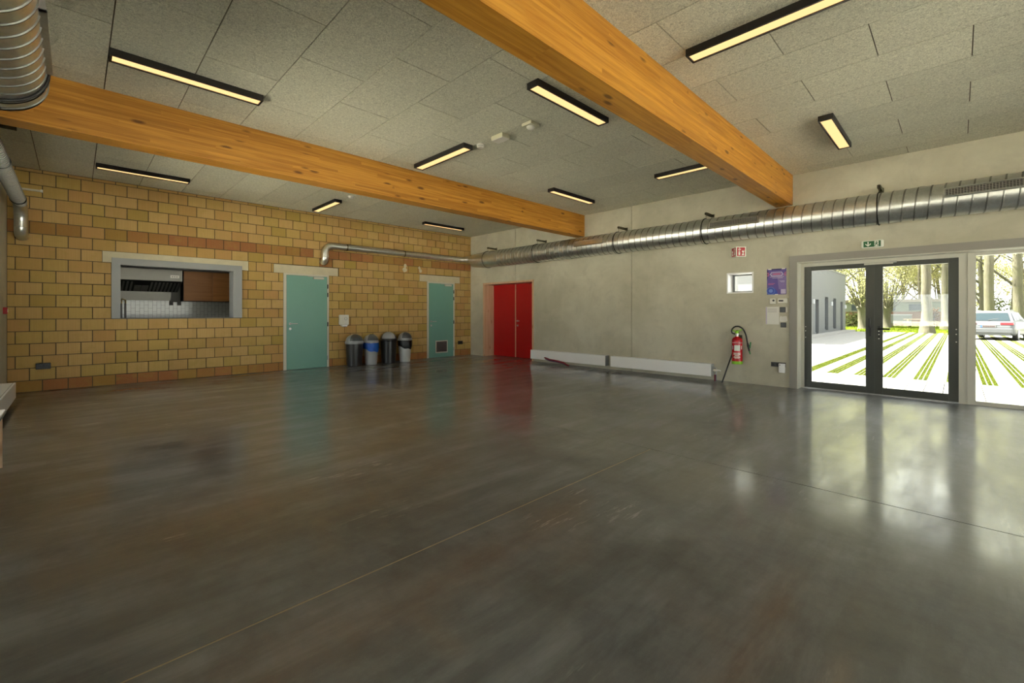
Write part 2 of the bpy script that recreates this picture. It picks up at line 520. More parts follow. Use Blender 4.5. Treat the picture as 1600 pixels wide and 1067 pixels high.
def cells(u0, u1, v0, v1, holes):
    us = sorted({u0, u1} | {min(max(h[i], u0), u1) for h in holes for i in (0, 1)})
    vs = sorted({v0, v1} | {min(max(h[i], v0), v1) for h in holes for i in (2, 3)})
    out = []
    for a, b in zip(us, us[1:]):
        run = None
        for c, d in zip(vs, vs[1:]):
            um, vm = (a + b) / 2, (c + d) / 2
            solid = not any(h[0] < um < h[1] and h[2] < vm < h[3] for h in holes)
            if solid:
                run = [run[0], d] if run else [c, d]
            elif run:
                out.append((a, b, run[0], run[1])); run = None
        if run: out.append((a, b, run[0], run[1]))
    return out
def arc(c, r, a0, a1, n, u, v):
    c, u, v = Vector(c), Vector(u), Vector(v)
    return [c + (u * math.cos(a0 + (a1 - a0) * i / n) + v * math.sin(a0 + (a1 - a0) * i / n)) * r for i in range(n + 1)]

# ------------------------------------------------------------------ the hall: floor, ceiling, walls
XL, XR, YB, YF, CZ = -0.77, 8.73, 10.63, -6.3, 3.64
WT = 0.45
floor = B(XL - 0.4, XR + WT, YF - 0.3, YB + 3.0, -0.30, -0.012).build('floor', 'joint_filler')
tag(floor, 'dark polished concrete floor with saw-cut joints', 'floor', kind='structure')
JX, JY1, JY2, gap = 3.86, 2.04, 6.42, 0.005
XA, XZ, YA, YZ = XL - 0.4, XR + WT - 0.06, YF - 0.3, YB + 3.0
for x0, x1, y0, y1 in ((XA, JX - gap, YA, JY1 - gap), (XA, JX - gap, JY1 + gap, YZ), (JX + gap, XZ, YA, YZ)):
    B(x0, x1, y0, y1, -0.10, 0.0).build('floor_slab', 'polished_concrete', floor)
B(XA, JX - gap, JY1 - gap, JY1 + gap, -0.02, -0.001).build('joint_strip', 'joint_filler', floor)
B(JX - gap, JX + gap, JY1 - gap, YZ, -0.02, -0.0015).build('joint_strip', 'joint_grey', floor)

ceiling = B(XL - 0.4, XR + WT, YF - 0.3, YB + 0.3, 3.652, 4.0).build('ceiling', 'mortar')
tag(ceiling, 'grey wood-wool acoustic panel ceiling', 'ceiling', kind='structure')
PX0, PW, PL = 0.219, 0.6265, 1.21
panel_mesh = {}
def panel(x0, x1, y0, y1):
    w, l = round(x1 - x0 - 0.009, 3), round(y1 - y0 - 0.008, 3)
    if w < 0.02 or l < 0.02: return
    k = (w, l)
    if k not in panel_mesh:
        panel_mesh[k] = B(-w / 2, w / 2, -l / 2, l / 2, 0, 0.03).mesh('ceiling_panel', 'wood_wool_panel')
    o = link('ceiling_panel', panel_mesh[k], ceiling)
    o.location = ((x0 + x1) / 2, (y0 + y1) / 2, CZ)
for ylo, yhi, ref in ((-1.8, 2.115, 0.515), (2.115, 6.455, 4.257), (6.455, YB, 9.05)):
    for k in range(-2, 15):
        x0, x1 = max(PX0 + PW * k, XL), min(PX0 + PW * (k + 1), XR)
        if x1 <= x0: continue
        base = ref + ((0.605 if (k % 2) else 0.0) if ref > 2 else (0.0 if (k % 2) else 0.605))
        y = base - PL * math.ceil((base - ylo) / PL)
        while y < yhi:
            panel(x0, x1, max(y, ylo), min(y + PL, yhi))
            y += PL
rear = B(XL, XR, YF, -1.803, CZ, 3.67).build('ceiling_panel', 'wood_wool_panel', ceiling)

# right wall: cast concrete panels
RH = [(8.02, 10.01, 0.0, 2.16), (2.62, 3.05, 1.665, 2.02), (-5.9, 1.923, 0.0, 2.145)]
core = MB()
for a, b, c, d in cells(YF, YB + 0.3, 0.0, CZ + 0.02, RH): core.box(XR + 0.02, XR + WT, a, b, c, d)
wall_right = core.build('wall_right', 'concrete_wall')
tag(wall_right, 'pale cast concrete wall with vertical panel joints', 'wall', kind='structure')
for y0, y1 in ((8.69, YB + 0.3), (5.066, 8.69), (YF, 5.066)):
    p = MB()
    for a, b, c, d in cells(y0 + 0.006, y1 - 0.006, 0.0, CZ + 0.02, RH): p.box(XR, XR + 0.03, a, b, c, d)
    p.build('concrete_panel', 'concrete_wall', wall_right)

# left wall with unseen windows, the long ones enlarged to admit more daylight
LH = [(-5.8, -2.2, 0.35, 2.6), (0.12, 1.55, 0.82, 1.93), (3.9, 6.55, 0.55, 2.5), (6.95, 9.7, 0.55, 2.5)]
lw = MB()
for a, b, c, d in cells(YF, YB + 0.3, 0.0, CZ + 0.02, LH): lw.box(XL - 0.35, XL, a, b, c, d)
wall_left = lw.build('wall_left', 'concrete_wall')
tag(wall_left, 'pale concrete side wall with window openings', 'wall', kind='structure')
# rear wall, behind the camera, its glazing added to light the hall
BH = [(XL + 0.5, XR - 0.6, 0.1, 3.0)]
rw = MB()
for a, b, c, d in cells(XL - 0.35, XR + WT, 0.0, CZ + 0.02, BH): rw.box(a, b, YF - 0.3, YF, c, d)
tag(rw.build('wall_front', 'concrete_wall'), 'unseen end wall of the hall with glazing added for daylight', 'wall', kind='structure')

wno = [0]
def framed_window(name, plane, u0, u1, z0, z1, at, nmul, matname, label, fw=0.06):
    e = empty(name, (at, (u0 + u1) / 2, z0) if plane == 'x' else ((u0 + u1) / 2, at, z0), label=label, cat='window', kind='structure')
    def bx(a, b, c, d, t0, t1):
        return B(at + t0, at + t1, a, b, c, d) if plane == 'x' else B(a, b, at + t0, at + t1, c, d)
    for a, b, c, d in ((u0, u1, z0, z0 + fw), (u0, u1, z1 - fw, z1), (u0, u0 + fw, z0 + fw, z1 - fw), (u1 - fw, u1, z0 + fw, z1 - fw)):
        bx(a, b, c, d, -0.035, 0.035).build('window_frame', matname, e)
    step = (u1 - u0) / (nmul + 1)
    for i in range(1, nmul + 1):
        bx(u0 + step * i - fw / 2, u0 + step * i + fw / 2, z0 + fw, z1 - fw, -0.035, 0.035).build('mullion', matname, e)
    for i in range(nmul + 1):
        bx(u0 + step * i + fw / 2, u0 + step * (i + 1) - fw / 2, z0 + fw, z1 - fw, -0.004, 0.004).build('pane', 'window_glass', e)
    return e
framed_window('window_4', 'x', -5.8, -2.2, 0.35, 2.6, XL - 0.25, 3, 'taupe_paint', 'large side window added behind the viewpoint for daylight')  # unseen window added to bring more daylight into the hall
framed_window('window_5', 'x', 0.12, 1.55, 0.82, 1.93, XL - 0.25, 0, 'taupe_paint', 'side window nearest the viewpoint')
framed_window('window_6', 'x', 3.9, 6.55, 0.55, 2.5, XL - 0.25, 1, 'taupe_paint', 'two-light side window, enlarged for daylight, above the low bench')
framed_window('window_7', 'x', 6.95, 9.7, 0.55, 2.5, XL - 0.25, 1, 'taupe_paint', 'side window, enlarged for daylight, next to the brick wall')
framed_window('window_8', 'y', XL + 0.5, XR - 0.6, 0.1, 3.0, YF - 0.15, 5, 'taupe_paint', 'tall glazing added in the end wall for daylight')  # unseen glazing added to brighten the hall from behind

# brick wall
HATCH = (0.465, 2.502, 1.19, 2.275)
D1 = (3.321, 4.334, 0.0, 2.185)
D2 = (7.123, 8.097, 0.0, 2.185)
LINT = [(0.347, 2.624, 2.19, 2.385), (3.125, 4.555, 2.185, 2.372), (6.877, 8.295, 2.185, 2.372)]
mc = MB()
for a, b, c, d in cells(XL - 0.35, XR + 0.02, 0.0, CZ + 0.02, [HATCH, D1, D2]): mc.box(a, b, YB + 0.014, YB + 0.30, c, d)
wall_back = mc.build('wall_back', 'mortar')
tag(wall_back, 'yellow brick end wall with red brick bands', 'wall', kind='structure')
for x0, x1, z0, z1 in LINT:
    B(x0, x1, YB - 0.002, YB + 0.05, z0, z1).build('lintel', 'lintel_concrete', wall_back)
bricks = []
holes = [HATCH, D1, D2] + [(a, b, c - 0.001, d + 0.001) for a, b, c, d in LINT]
for k in range(-1, 18):
    z0 = 0.185 + 0.2 * k
    z1 = min(z0 + 0.2, CZ)
    if k == -1: z0 = 0.0
    if z1 - z0 < 0.03: continue
    zm = (z0 + z1) / 2
    off = -0.525 - (0.155 if k % 2 else 0.0)
    cuts = sorted({XL, XR} | {round(off + 0.3 * i, 3) for i in range(-3, 34) if XL + 0.03 < off + 0.3 * i < XR - 0.03})
    iv = sorted((h[0], h[1]) for h in holes if h[2] < zm < h[3])
    for a, b in zip(cuts, cuts[1:]):
        segs = [(a, b)]
        for h0, h1 in iv:
            nxt = []
            for p, q in segs:
                if q <= h0 or p >= h1: nxt.append((p, q)); continue
                if p < h0: nxt.append((p, h0))
                if q > h1: nxt.append((h1, q))
            segs = nxt
        for p, q in segs:
            if q - p > 0.035: bricks.append((p, q, z0, z1, k))
def fwd(x, y): return x * math.cos(TH) + y * math.sin(TH)
def brick_px(bk):
    x = (bk[0] + bk[1]) / 2
    d = fwd(x, YB)
    return (bk[1] - bk[0]) * (bk[3] - bk[2]) / d ** 3
bricks.sort(key=brick_px, reverse=True)
bmesh_cache = {}
rest = {'brick_yellow': MB(), 'brick_red': MB()}
rnd = random.Random(3)
for i, (p, q, z0, z1, k) in enumerate(bricks):
    red = k == -1 or (k == 12 and rnd.random() < 0.86) or (k == 11 and 2.6 < p < 8.6 and rnd.random() < 0.08)
    mt = 'brick_red' if red else 'brick_yellow'
    j = 0.0065
    w, h = round(q - p - 2 * j, 3), round(z1 - z0 - 2 * j, 3)
    dy = rnd.uniform(-0.0012, 0.0012)
    if i < 300:
        key = (w, h, mt)
        if key not in bmesh_cache:
            bmesh_cache[key] = B(-w / 2, w / 2, 0, 0.03, -h / 2, h / 2).mesh('brick', mt)
        o = link('brick', bmesh_cache[key], wall_back)
        o.location = ((p + q) / 2, YB + dy, (z0 + z1) / 2)
    else:
        rest[mt].box(p + j, q - j, YB + dy, YB + 0.03, z0 + j, z1 - j)
tag(rest['brick_yellow'].build('brickwork', 'brick_yellow', wall_back), kind='stuff')
if rest['brick_red'].v: tag(rest['brick_red'].build('brickwork', 'brick_red', wall_back), kind='stuff')

# plaster scars on the bricks under the thin pipe
for x, z, s in ((6.42, 2.58, 0.05), (6.40, 2.47, 0.075), (6.86, 2.55, 0.04), (6.90, 2.47, 0.05)):
    pts = [(x + s * (0.8 + 0.4 * rnd.random()) * math.cos(t), z + s * (0.8 + 0.5 * rnd.random()) * math.sin(t)) for t in [i * math.pi / 5 for i in range(10)]]
    MB().prism(pts, lambda a, b: (a, YB - 0.004, b), lambda a, b: (a, YB + 0.004, b)).build('plaster_dab', 'lintel_concrete', wall_back)

# glulam beams
def beam(name, y0, y1, label):
    e = empty(name, (3.98, (y0 + y1) / 2, 3.13), label=label, cat='beam', kind='structure')
    n = 12
    h = 0.51 / n
    for i in range(n):
        B(XL, XR, y0, y1, 3.13 + h * i, 3.13 + h * (i + 1)).build('lamella', 'glulam', e)
beam('beam_1', 1.99, 2.243, 'golden glulam beam crossing over the middle of the floor')
beam('beam_2', 6.333, 6.586, 'golden glulam beam nearer the brick wall')
beam('beam_3', -2.35, -2.10, 'glulam beam behind the viewpoint')

# ------------------------------------------------------------------ doors in the brick wall
def teal_door(name, d, label, leaf, vent):
    x0, x1, _, z1 = d
    e = empty(name, ((x0 + x1) / 2, YB, 0), label=label, cat='door', kind='structure')
    f0, f1 = leaf
    B(x0, f0, YB - 0.006, YB + 0.2, 0, z1).build('door_frame', 'door_frame_paint', e)
    B(f1, x1, YB - 0.006, YB + 0.2, 0, z1).build('door_frame', 'door_frame_paint', e)
    B(f0, f1, YB - 0.006, YB + 0.2, z1 - 0.035, z1).build('door_frame', 'door_frame_paint', e)
    lf = B(f0 + 0.004, f1 - 0.004, YB - 0.012, YB + 0.03, 0.006, z1 - 0.039).build('door_leaf', 'teal_paint', e, bevel=0.002)
    hx = f0 + 0.075
    h = MB()
    h.cyl((hx, YB - 0.012, 1.045), (hx, YB - 0.022, 1.045), 0.026)
    h.tube([(hx, YB - 0.015, 1.045), (hx, YB - 0.065, 1.045), (hx + 0.02, YB - 0.072, 1.045), (hx + 0.14, YB - 0.072, 1.045)], 0.010, 10)
    h.build('handle', 'zinc_handle', lf, smooth=True)
    MB().cyl((hx, YB - 0.011, 0.93), (hx, YB - 0.024, 0.93), 0.028).build('lock_rose', 'zinc_handle', lf, smooth=True)
    for z in (0.22, 1.02, 1.72, 1.92):
        MB().cyl((f1 + 0.012, YB - 0.018, z - 0.05), (f1 + 0.012, YB - 0.018, z + 0.05), 0.012, 10).build('hinge', 'black_plastic' if z > 1 else 'zinc_handle', e, smooth=True)
    cl = B(f1 - 0.33, f1 - 0.09, YB - 0.055, YB - 0.012, z1 - 0.105, z1 - 0.062).build('door_closer', 'light_frame', e, bevel=0.004)
    B(f1 - 0.45, f1 - 0.10, YB - 0.035, YB - 0.02, z1 - 0.055, z1 - 0.043).build('closer_arm', 'zinc_handle', cl)
    if vent:
        vx0, vx1, vz0, vz1 = vent
        v = MB()
        for a, b, c, dd in ((vx0, vx1, vz0, vz0 + 0.03), (vx0, vx1, vz1 - 0.03, vz1), (vx0, vx0 + 0.03, vz0, vz1), (vx1 - 0.03, vx1, vz0, vz1)):
            v.box(a, b, YB - 0.022, YB - 0.010, c, dd)
        g = v.build('vent_frame', 'door_frame_paint', lf)
        s = MB()
        for i in range(14):
            z = vz0 + 0.04 + i * (vz1 - vz0 - 0.08) / 13
            s.obox(((vx0 + vx1) / 2, YB - 0.016, z), (vx1 - vx0 - 0.06, 0.012, 0.016), Euler((0.6, 0, 0)).to_matrix())
        tag(s.build('vent_louvre', 'vent_grille', g), kind='stuff')
teal_door('door_1', D1, 'teal flush door nearer the serving hatch', (3.382, 4.292), None)
teal_door('door_2', D2, 'teal flush door with a vent panel low down, near the concrete wall', (7.176, 8.045), (7.40, 7.83, 0.13, 0.49))

# red double door, deep in the concrete wall
e = empty('door_3', (9.1, 9.02, 0), label='red double door recessed in the concrete wall with pine lining', cat='door', kind='structure')
for a, b, c, d in ((10.01, 9.982, 0, 2.16), (8.048, 8.02, 0, 2.16), (9.982, 8.048, 2.132, 2.16)):
    B(XR - 0.012, 9.16, a, b, c, d).build('door_lining', 'pine', e)
for a, b, c, d in ((10.045, 10.0, 0, 2.185), (8.03, 7.99, 0, 2.185), (10.045, 7.99, 2.15, 2.185)):
    B(XR - 0.016, XR + 0.005, a, b, c, d).build('casing', 'pine', e)
l1 = B(9.10, 9.145, 9.978, 9.050, 0.008, 2.130).build('door_leaf', 'red_paint', e, bevel=0.002)
l2 = B(9.10, 9.145, 9.028, 8.052, 0.008, 2.130).build('door_leaf', 'red_paint', e, bevel=0.002)
B(9.088, 9.14, 9.055, 9.024, 0.008, 2.130).build('meeting_strip', 'pine', e)
h = MB()
h.cyl((9.10, 8.955, 1.06), (9.088, 8.955, 1.06), 0.026)
h.tube([(9.095, 8.955, 1.06), (9.045, 8.955, 1.06), (9.038, 8.94, 1.06), (9.038, 8.83, 1.06)], 0.010, 10)
h.build('handle', 'zinc_handle', l2, smooth=True)
MB().cyl((9.10, 8.955, 0.93), (9.085, 8.955, 0.93), 0.028).build('lock_rose', 'zinc_handle', l2, smooth=True)
MB().cyl((9.10, 8.32, 0.06), (9.06, 8.32, 0.06), 0.014).build('door_stop', 'white_plastic', l2, smooth=True)
B(9.16, 9.18, 7.9, 10.2, -0.25, 2.3).build('trim_9', 'dark_void')  # added board that stops daylight leaking round the red door
tag(bpy.data.objects['trim_9'], 'added daylight-blocking board behind the red double door', 'trim', kind='structure')

for i, d in ((7, D1), (8, D2)):  # added unseen boards closing the teal door openings against daylight
    o = B(d[0] - 0.1, d[1] + 0.1, YB + 0.3, YB + 0.34, 0, 2.4).build('trim_%d' % i, 'dark_void')
    tag(o, 'added daylight-blocking board behind the %s teal door' % ('plain' if i == 7 else 'vented'), 'trim', kind='structure')
# serving hatch
e = empty('window_3', (1.48, YB, 1.19), label='grey framed serving hatch opening to the kitchen', cat='window', kind='structure')
hx0, hx1, hz0, hz1 = HATCH
for a, b, c, d in ((hx0, 0.585, hz0, hz1), (2.342, hx1, hz0, hz1), (0.585, 2.342, 2.155, hz1)):
    B(a, b, YB - 0.03, YB + 0.012, c, d).build('hatch_casing', 'grey_paint', e)
B(0.555, 0.585, YB + 0.012, YB + 0.31, hz0, 2.16).build('hatch_lining', 'grey_paint', e)
B(2.342, 2.372, YB + 0.012, YB + 0.31, hz0, 2.16).build('hatch_lining', 'grey_paint', e)
B(0.585, 2.342, YB + 0.012, YB + 0.31, 2.155, 2.185).build('hatch_lining', 'grey_paint', e)
B(hx0, hx1, YB - 0.012, YB + 0.32, hz0 - 0.012, hz0 + 0.004).build('hatch_sill', 'graphite_plastic', e)
for a, b in ((0.465, 0.556), (2.371, 2.502)):
    B(a, b, YB + 0.012, YB + 0.3, hz0, hz1).build('hatch_packing', 'mortar', e)
B(0.556, 2.371, YB + 0.012, YB + 0.3, 2.184, hz1).build('hatch_packing', 'mortar', e)

# ------------------------------------------------------------------ kitchen seen through the hatch
KY = 13.1
tag(B(-0.6, 3.2, KY, KY + 0.15, 0, 2.7).build('wall_kitchen', 'grout'), 'kitchen wall with upright white tiles', 'wall', kind='structure')
tag(B(-0.75, -0.6, YB + 0.3, KY + 0.15, 0, 2.7).build('wall_kitchen_side', 'kitchen_plaster'), 'plain kitchen side wall', 'wall', kind='structure')
tag(B(3.2, 3.35, YB + 0.3, KY + 0.15, 0, 2.7).build('wall_kitchen_end', 'kitchen_plaster'), 'plain kitchen end wall', 'wall', kind='structure')
tag(B(-0.75, 3.35, YB + 0.3, KY + 0.15, 2.62, 2.77).build('ceiling_kitchen', 'kitchen_plaster'), 'plain kitchen ceiling', 'ceiling', kind='structure')
wk = bpy.data.objects['wall_kitchen']
tile_mesh = B(-0.036, 0.036, -0.006, 0.002, -0.0725, 0.0725).mesh('tile', 'tile_white')
for i in range(40):
    x = 0.40 + 0.0762 * i
    if x > 3.15: break
    for j in range(4):
        z = 1.10 + 0.149 * j + (0.0745 if i % 2 else 0.0)
        if z > (1.53 if 1.56 < x < 1.84 else 1.65): continue
        o = link('tile', tile_mesh, wk)
        o.location = (x, KY, z)
e = empty('range_hood', (0.9, KY, 1.6), label='stainless steel extractor hood over the kitchen wall', cat='range hood')
HX0, HX1 = -0.2, 1.735
MB().prism([(12.40, 2.0), (12.40, 2.25), (KY, 2.25), (KY, 1.78), (13.05, 1.78)], lambda y, z: (HX0, y, z), lambda y, z: (HX1, y, z)).build('hood_body', 'stainless', e)
filt = Vector((0, 13.05 - 12.40, 1.78 - 2.0))
nrm = Vector((0, -0.32, -0.95)).normalized()
back = MB()
a, b = Vector((0, 12.415, 1.992)), Vector((0, 13.03, 1.786))
back.prism([(HX0 + 0.02,), (HX1 - 0.02,)], lambda x: (x, a.y, a.z - 0.006), lambda x: (x, b.y, b.z - 0.006))
back.f = [[0, 1, 3, 2]]
back.build('filter_backing', 'dark_void', e)
ang = math.atan2(b.z - a.z, b.y - a.y)
ln = (b - a).length
slat = B(-0.016, 0.016, -ln * 0.42, ln * 0.42, -0.012, 0.0).mesh('filter_baffle', 'stainless')
for i in range(28):
    x = HX0 + 0.06 + i * 0.0675
    if 0.93 < x < 1.17: continue
    o = link('filter_baffle', slat, e)
    o.location = Vector((x, (a.y + b.y) / 2, (a.z + b.z) / 2 - 0.010))
    o.rotation_euler = (ang, 0, 0)
for x in (0.985, 1.11):
    MB().obox((x, (a.y + b.y) / 2 + 0.1, (a.z + b.z) / 2 - 0.05), (0.115, ln * 0.5, 0.02), Euler((ang, 0, 0)).to_matrix()).build('filter_handle', 'stainless', e)
B(HX0, HX1 - 0.12, KY - 0.03, KY - 0.005, 1.575, 1.78).build('splash_panel', 'stainless', e)
cp = B(1.52, 1.68, 12.392, 12.402, 2.07, 2.135).build('control_plate', 'white_plastic', e)
for x in (1.555, 1.595, 1.635):
    MB().cyl((x, 12.393, 2.10), (x, 12.38, 2.10), 0.010, 10).build('button', 'black_plastic', cp, smooth=True)
e = empty('wall_cabinet', (2.38, KY, 1.57), label='brown wooden wall cabinet beside the extractor hood', cat='cabinet')
B(1.80, 2.96, 12.77, KY - 0.005, 1.565, 2.275).build('cabinet_body', 'dark_void', e)
B(1.812, 2.375, 12.75, 12.768, 1.575, 2.27).build('cabinet_door', 'brown_front', e)
B(2.381, 2.95, 12.75, 12.768, 1.575, 2.27).build('cabinet_door', 'brown_front', e)
e = empty('kitchen_tap', (0.8, KY, 1.0), label='upright kitchen water pipes with brass valves', cat='tap')
for x in (0.735, 0.80):
    MB().tube([(x, KY - 0.06, 1.0), (x, KY - 0.06, 1.50)], 0.016, 10).build('riser_pipe', 'stainless', e, smooth=True)
MB().tube([(0.735, KY - 0.06, 1.5), (0.74, KY - 0.06, 1.56), (0.66, KY - 0.10, 1.60), (0.60, KY - 0.14, 1.55)], 0.014, 10).build('spout', 'brass', e, smooth=True)
MB().tube([(0.80, KY - 0.06, 1.5), (0.80, KY - 0.10, 1.57), (0.74, KY - 0.12, 1.60)], 0.014, 10).build('valve', 'brass', e, smooth=True)
e = empty('added_kitchen_lamp', (1.5, 11.6, 2.62), label='unseen ceiling lamp added to brighten the kitchen', cat='lamp')  # unseen lamp added to light what shows through the hatch
B(0.4, 3.0, 11.5, 11.7, 2.58, 2.619).build('lamp_housing', 'white_plastic', e)
B(0.42, 2.98, 11.52, 11.68, 2.572, 2.581).build('diffuser', 'kitchen_fill_glow', e)

# ------------------------------------------------------------------ glazed entrance in the concrete wall
DX = 8.95
t1 = empty('trim_1', (XR, 1.98, 0), label='broad taupe casing around the glazed entrance', cat='trim', kind='structure')
B(XR - 0.028, XR + 0.002, 1.923, 2.035, 0, 2.257).build('casing', 'taupe_paint', t1)
B(XR - 0.028, XR + 0.002, -6.0, 1.923, 2.145, 2.257).build('casing', 'taupe_paint', t1)
B(XR - 0.02, DX, 1.910, 1.925, 0, 2.147).build('reveal_board', 'light_frame', t1)
B(XR - 0.02, DX, -5.9, 1.910, 2.132, 2.147).build('reveal_board', 'light_frame', t1)
e = empty('door_4', (DX, 0.93, 0), label='dark framed double glass door to the paved yard', cat='door', kind='structure')
B(DX - 0.02, DX + 0.06, 1.864, 1.912, 0, 2.134).build('door_frame', 'light_frame', e)
B(DX - 0.02, DX + 0.06, -0.006, 1.864, 2.076, 2.134).build('door_frame', 'light_frame', e)
B(DX - 0.02, DX + 0.06, -0.095, -0.006, 0, 2.134).build('door_frame', 'light_frame', e)
B(DX - 0.02, DX + 0.07, -0.006, 1.864, 0, 0.014).build('threshold', 'zinc_handle', e)
leaves = []
for y1, y0 in ((1.8645, 0.9295), (0.9285, -0.0065)):
    lf = empty('door_leaf', (DX, (y0 + y1) / 2, 0.016), parent=None)
    lf.parent = e
    lf.matrix_parent_inverse = W(e).inverted()
    s = 0.1
    for a, b, c, d in ((y0, y0 + s, 0.016, 2.077), (y1 - s, y1, 0.016, 2.077), (y0 + s, y1 - s, 0.016, 0.118), (y0 + s, y1 - s, 2.004, 2.077)):
        B(DX - 0.012, DX + 0.05, a, b, c, d).build('stile', 'anthracite', lf, bevel=0.003)
    B(DX + 0.010, DX + 0.022, y0 + s - 0.01, y1 - s + 0.01, 0.11, 2.012).build('pane', 'window_glass', lf)
    for a in (y0 + s, y1 - s):
        B(DX - 0.008, DX + 0.01, a - 0.006, a + 0.006, 0.118, 2.004).build('glazing_bead', 'graphite_plastic', lf)
    leaves.append(lf)
h = MB()
h.box(DX - 0.022, DX - 0.012, 0.855, 0.885, 0.90, 1.08)
h.tube([(DX - 0.015, 0.87, 1.035), (DX - 0.065, 0.87, 1.035), (DX - 0.072, 0.855, 1.035), (DX - 0.072, 0.735, 1.035)], 0.014, 10)
h.build('handle', 'black_plastic', leaves[1], smooth=True)
for z in (0.885, 0.95, 1.0):
    MB().cyl((DX - 0.022, 0.87, z), (DX - 0.03, 0.87, z), 0.009, 10).build('screw', 'white_plastic', leaves[1], smooth=True)
h = MB()
h.box(DX - 0.022, DX - 0.012, 0.965, 0.995, 0.92, 1.10)
h.tube([(DX - 0.015, 0.98, 1.06), (DX - 0.05, 0.98, 1.06), (DX - 0.055, 0.98, 1.08), (DX - 0.055, 0.98, 1.20)], 0.011, 10)
h.build('handle', 'black_plastic', leaves[0], smooth=True)
for i, yy in ((0, 1.845), (1, 0.018)):
    for z in (0.87, 0.98, 1.05):
        MB().cyl((DX - 0.010, yy, z), (DX - 0.018, yy, z), 0.008, 10).build('screw', 'white_plastic', leaves[i], smooth=True)
cl = B(DX - 0.05, DX - 0.02, 0.70, 1.05, 2.045, 2.07).build('closer_rail', 'light_frame', e)
B(DX - 0.055, DX - 0.02, 0.66, 0.74, 2.06, 2.085).build('closer_arm', 'zinc_handle', cl)
# fixed lights beside the doors, the further ones added to admit more daylight
e = empty('window_1', (DX, -0.9, 0), label='floor-length fixed glazing beside the double glass door', cat='window', kind='structure')
B(DX - 0.03, DX + 0.06, -0.122, -0.096, 0, 2.134).build('cover_strip', 'light_frame', e)
edges = [-0.122, -2.05, -3.98, -5.9]
for y1, y0 in zip(edges, edges[1:]):
    B(DX - 0.02, DX + 0.06, y1 - 0.053, y1, 0, 2.134).build('window_frame', 'light_frame', e)
    B(DX - 0.02, DX + 0.06, y0, y0 + 0.053, 0, 2.134).build('window_frame', 'light_frame', e)
    B(DX - 0.02, DX + 0.06, y0 + 0.053, y1 - 0.053, 0, 0.052).build('window_frame', 'light_frame', e)
    B(DX - 0.02, DX + 0.06, y0 + 0.053, y1 - 0.053, 2.085, 2.134).build('window_frame', 'light_frame', e)
    B(DX + 0.012, DX + 0.024, y0 + 0.045, y1 - 0.045, 0.045, 2.09).build('pane', 'window_glass', e)
# small window
e = empty('window_2', (XR, 2.83, 1.665), label='small white framed window set in the concrete wall', cat='window', kind='structure')
for a, b, c, d in ((2.605, 3.065, 1.65, 1.672), (2.605, 3.065, 2.013, 2.035), (2.605, 2.627, 1.672, 2.013), (3.043, 3.065, 1.672, 2.013)):
    B(XR - 0.006, XR + 0.30, a, b, c, d).build('window_lining', 'white_enamel', e)
for a, b, c, d in ((2.627, 3.043, 1.672, 1.70), (2.627, 3.043, 1.985, 2.013), (2.627, 2.655, 1.70, 1.985), (3.005, 3.043, 1.70, 1.985)):
    B(XR + 0.24, XR + 0.30, a, b, c, d).build('window_frame', 'grey_paint', e)
B(XR + 0.265, XR + 0.275, 2.65, 3.01, 1.695, 1.99).build('pane', 'window_glass', e)

# ------------------------------------------------------------------ ceiling lights
def light(x0, x1, y0, y1, label):
    e = empty('ceiling_light', ((x0 + x1) / 2, (y0 + y1) / 2, CZ - 0.065), label=label, cat='ceiling light', group='black framed linear ceiling lights')
    w, l = (x1 - x0) / 2, (y1 - y0) / 2
    r = 0.018
    hm = MB()
    for a, b, c, d in ((-w, w, -l, -l + r), (-w, w, l - r, l), (-w, -w + r, -l + r, l - r), (w - r, w, -l + r, l - r)):
        hm.box(a, b, c, d, 0, 0.065)
    hm.box(-w + r, w - r, -l + r, l - r, 0.02, 0.065)
    hm.build('housing', 'lamp_housing', e, local=True)
    B(-w + r, w - r, -l + r, l - r, 0.010, 0.019).build('diffuser', 'lamp_glow', e, local=True)
light(0.22, 1.45, 5.29, 5.45, 'long black ceiling light in the middle bay beside the round duct')
light(0.235, 1.44, 9.49, 9.64, 'black ceiling light above the serving hatch')
light(3.80, 3.955, 9.03, 10.24, 'black ceiling light pointing at the brick wall above the teal doors')
light(3.815, 3.975, 4.80, 6.06, 'black ceiling light whose end meets the far glulam beam')
light(3.30, 4.575, 2.965, 3.115, 'black ceiling light running along beside the near glulam beam')
light(3.885, 4.04, 0.46, 1.715, 'large black ceiling light in the bay nearest the viewpoint')
light(6.34, 7.62, 1.035, 1.185, 'short looking ceiling light above the glass door')
light(6.99, 7.145, 2.40, 3.63, 'ceiling light partly hidden behind the near glulam beam')
light(6.38, 7.71, 5.33, 5.48, 'ceiling light in the middle bay close to the concrete wall')
light(6.39, 7.66, 9.62, 9.76, 'ceiling light in the corner above the second teal door')

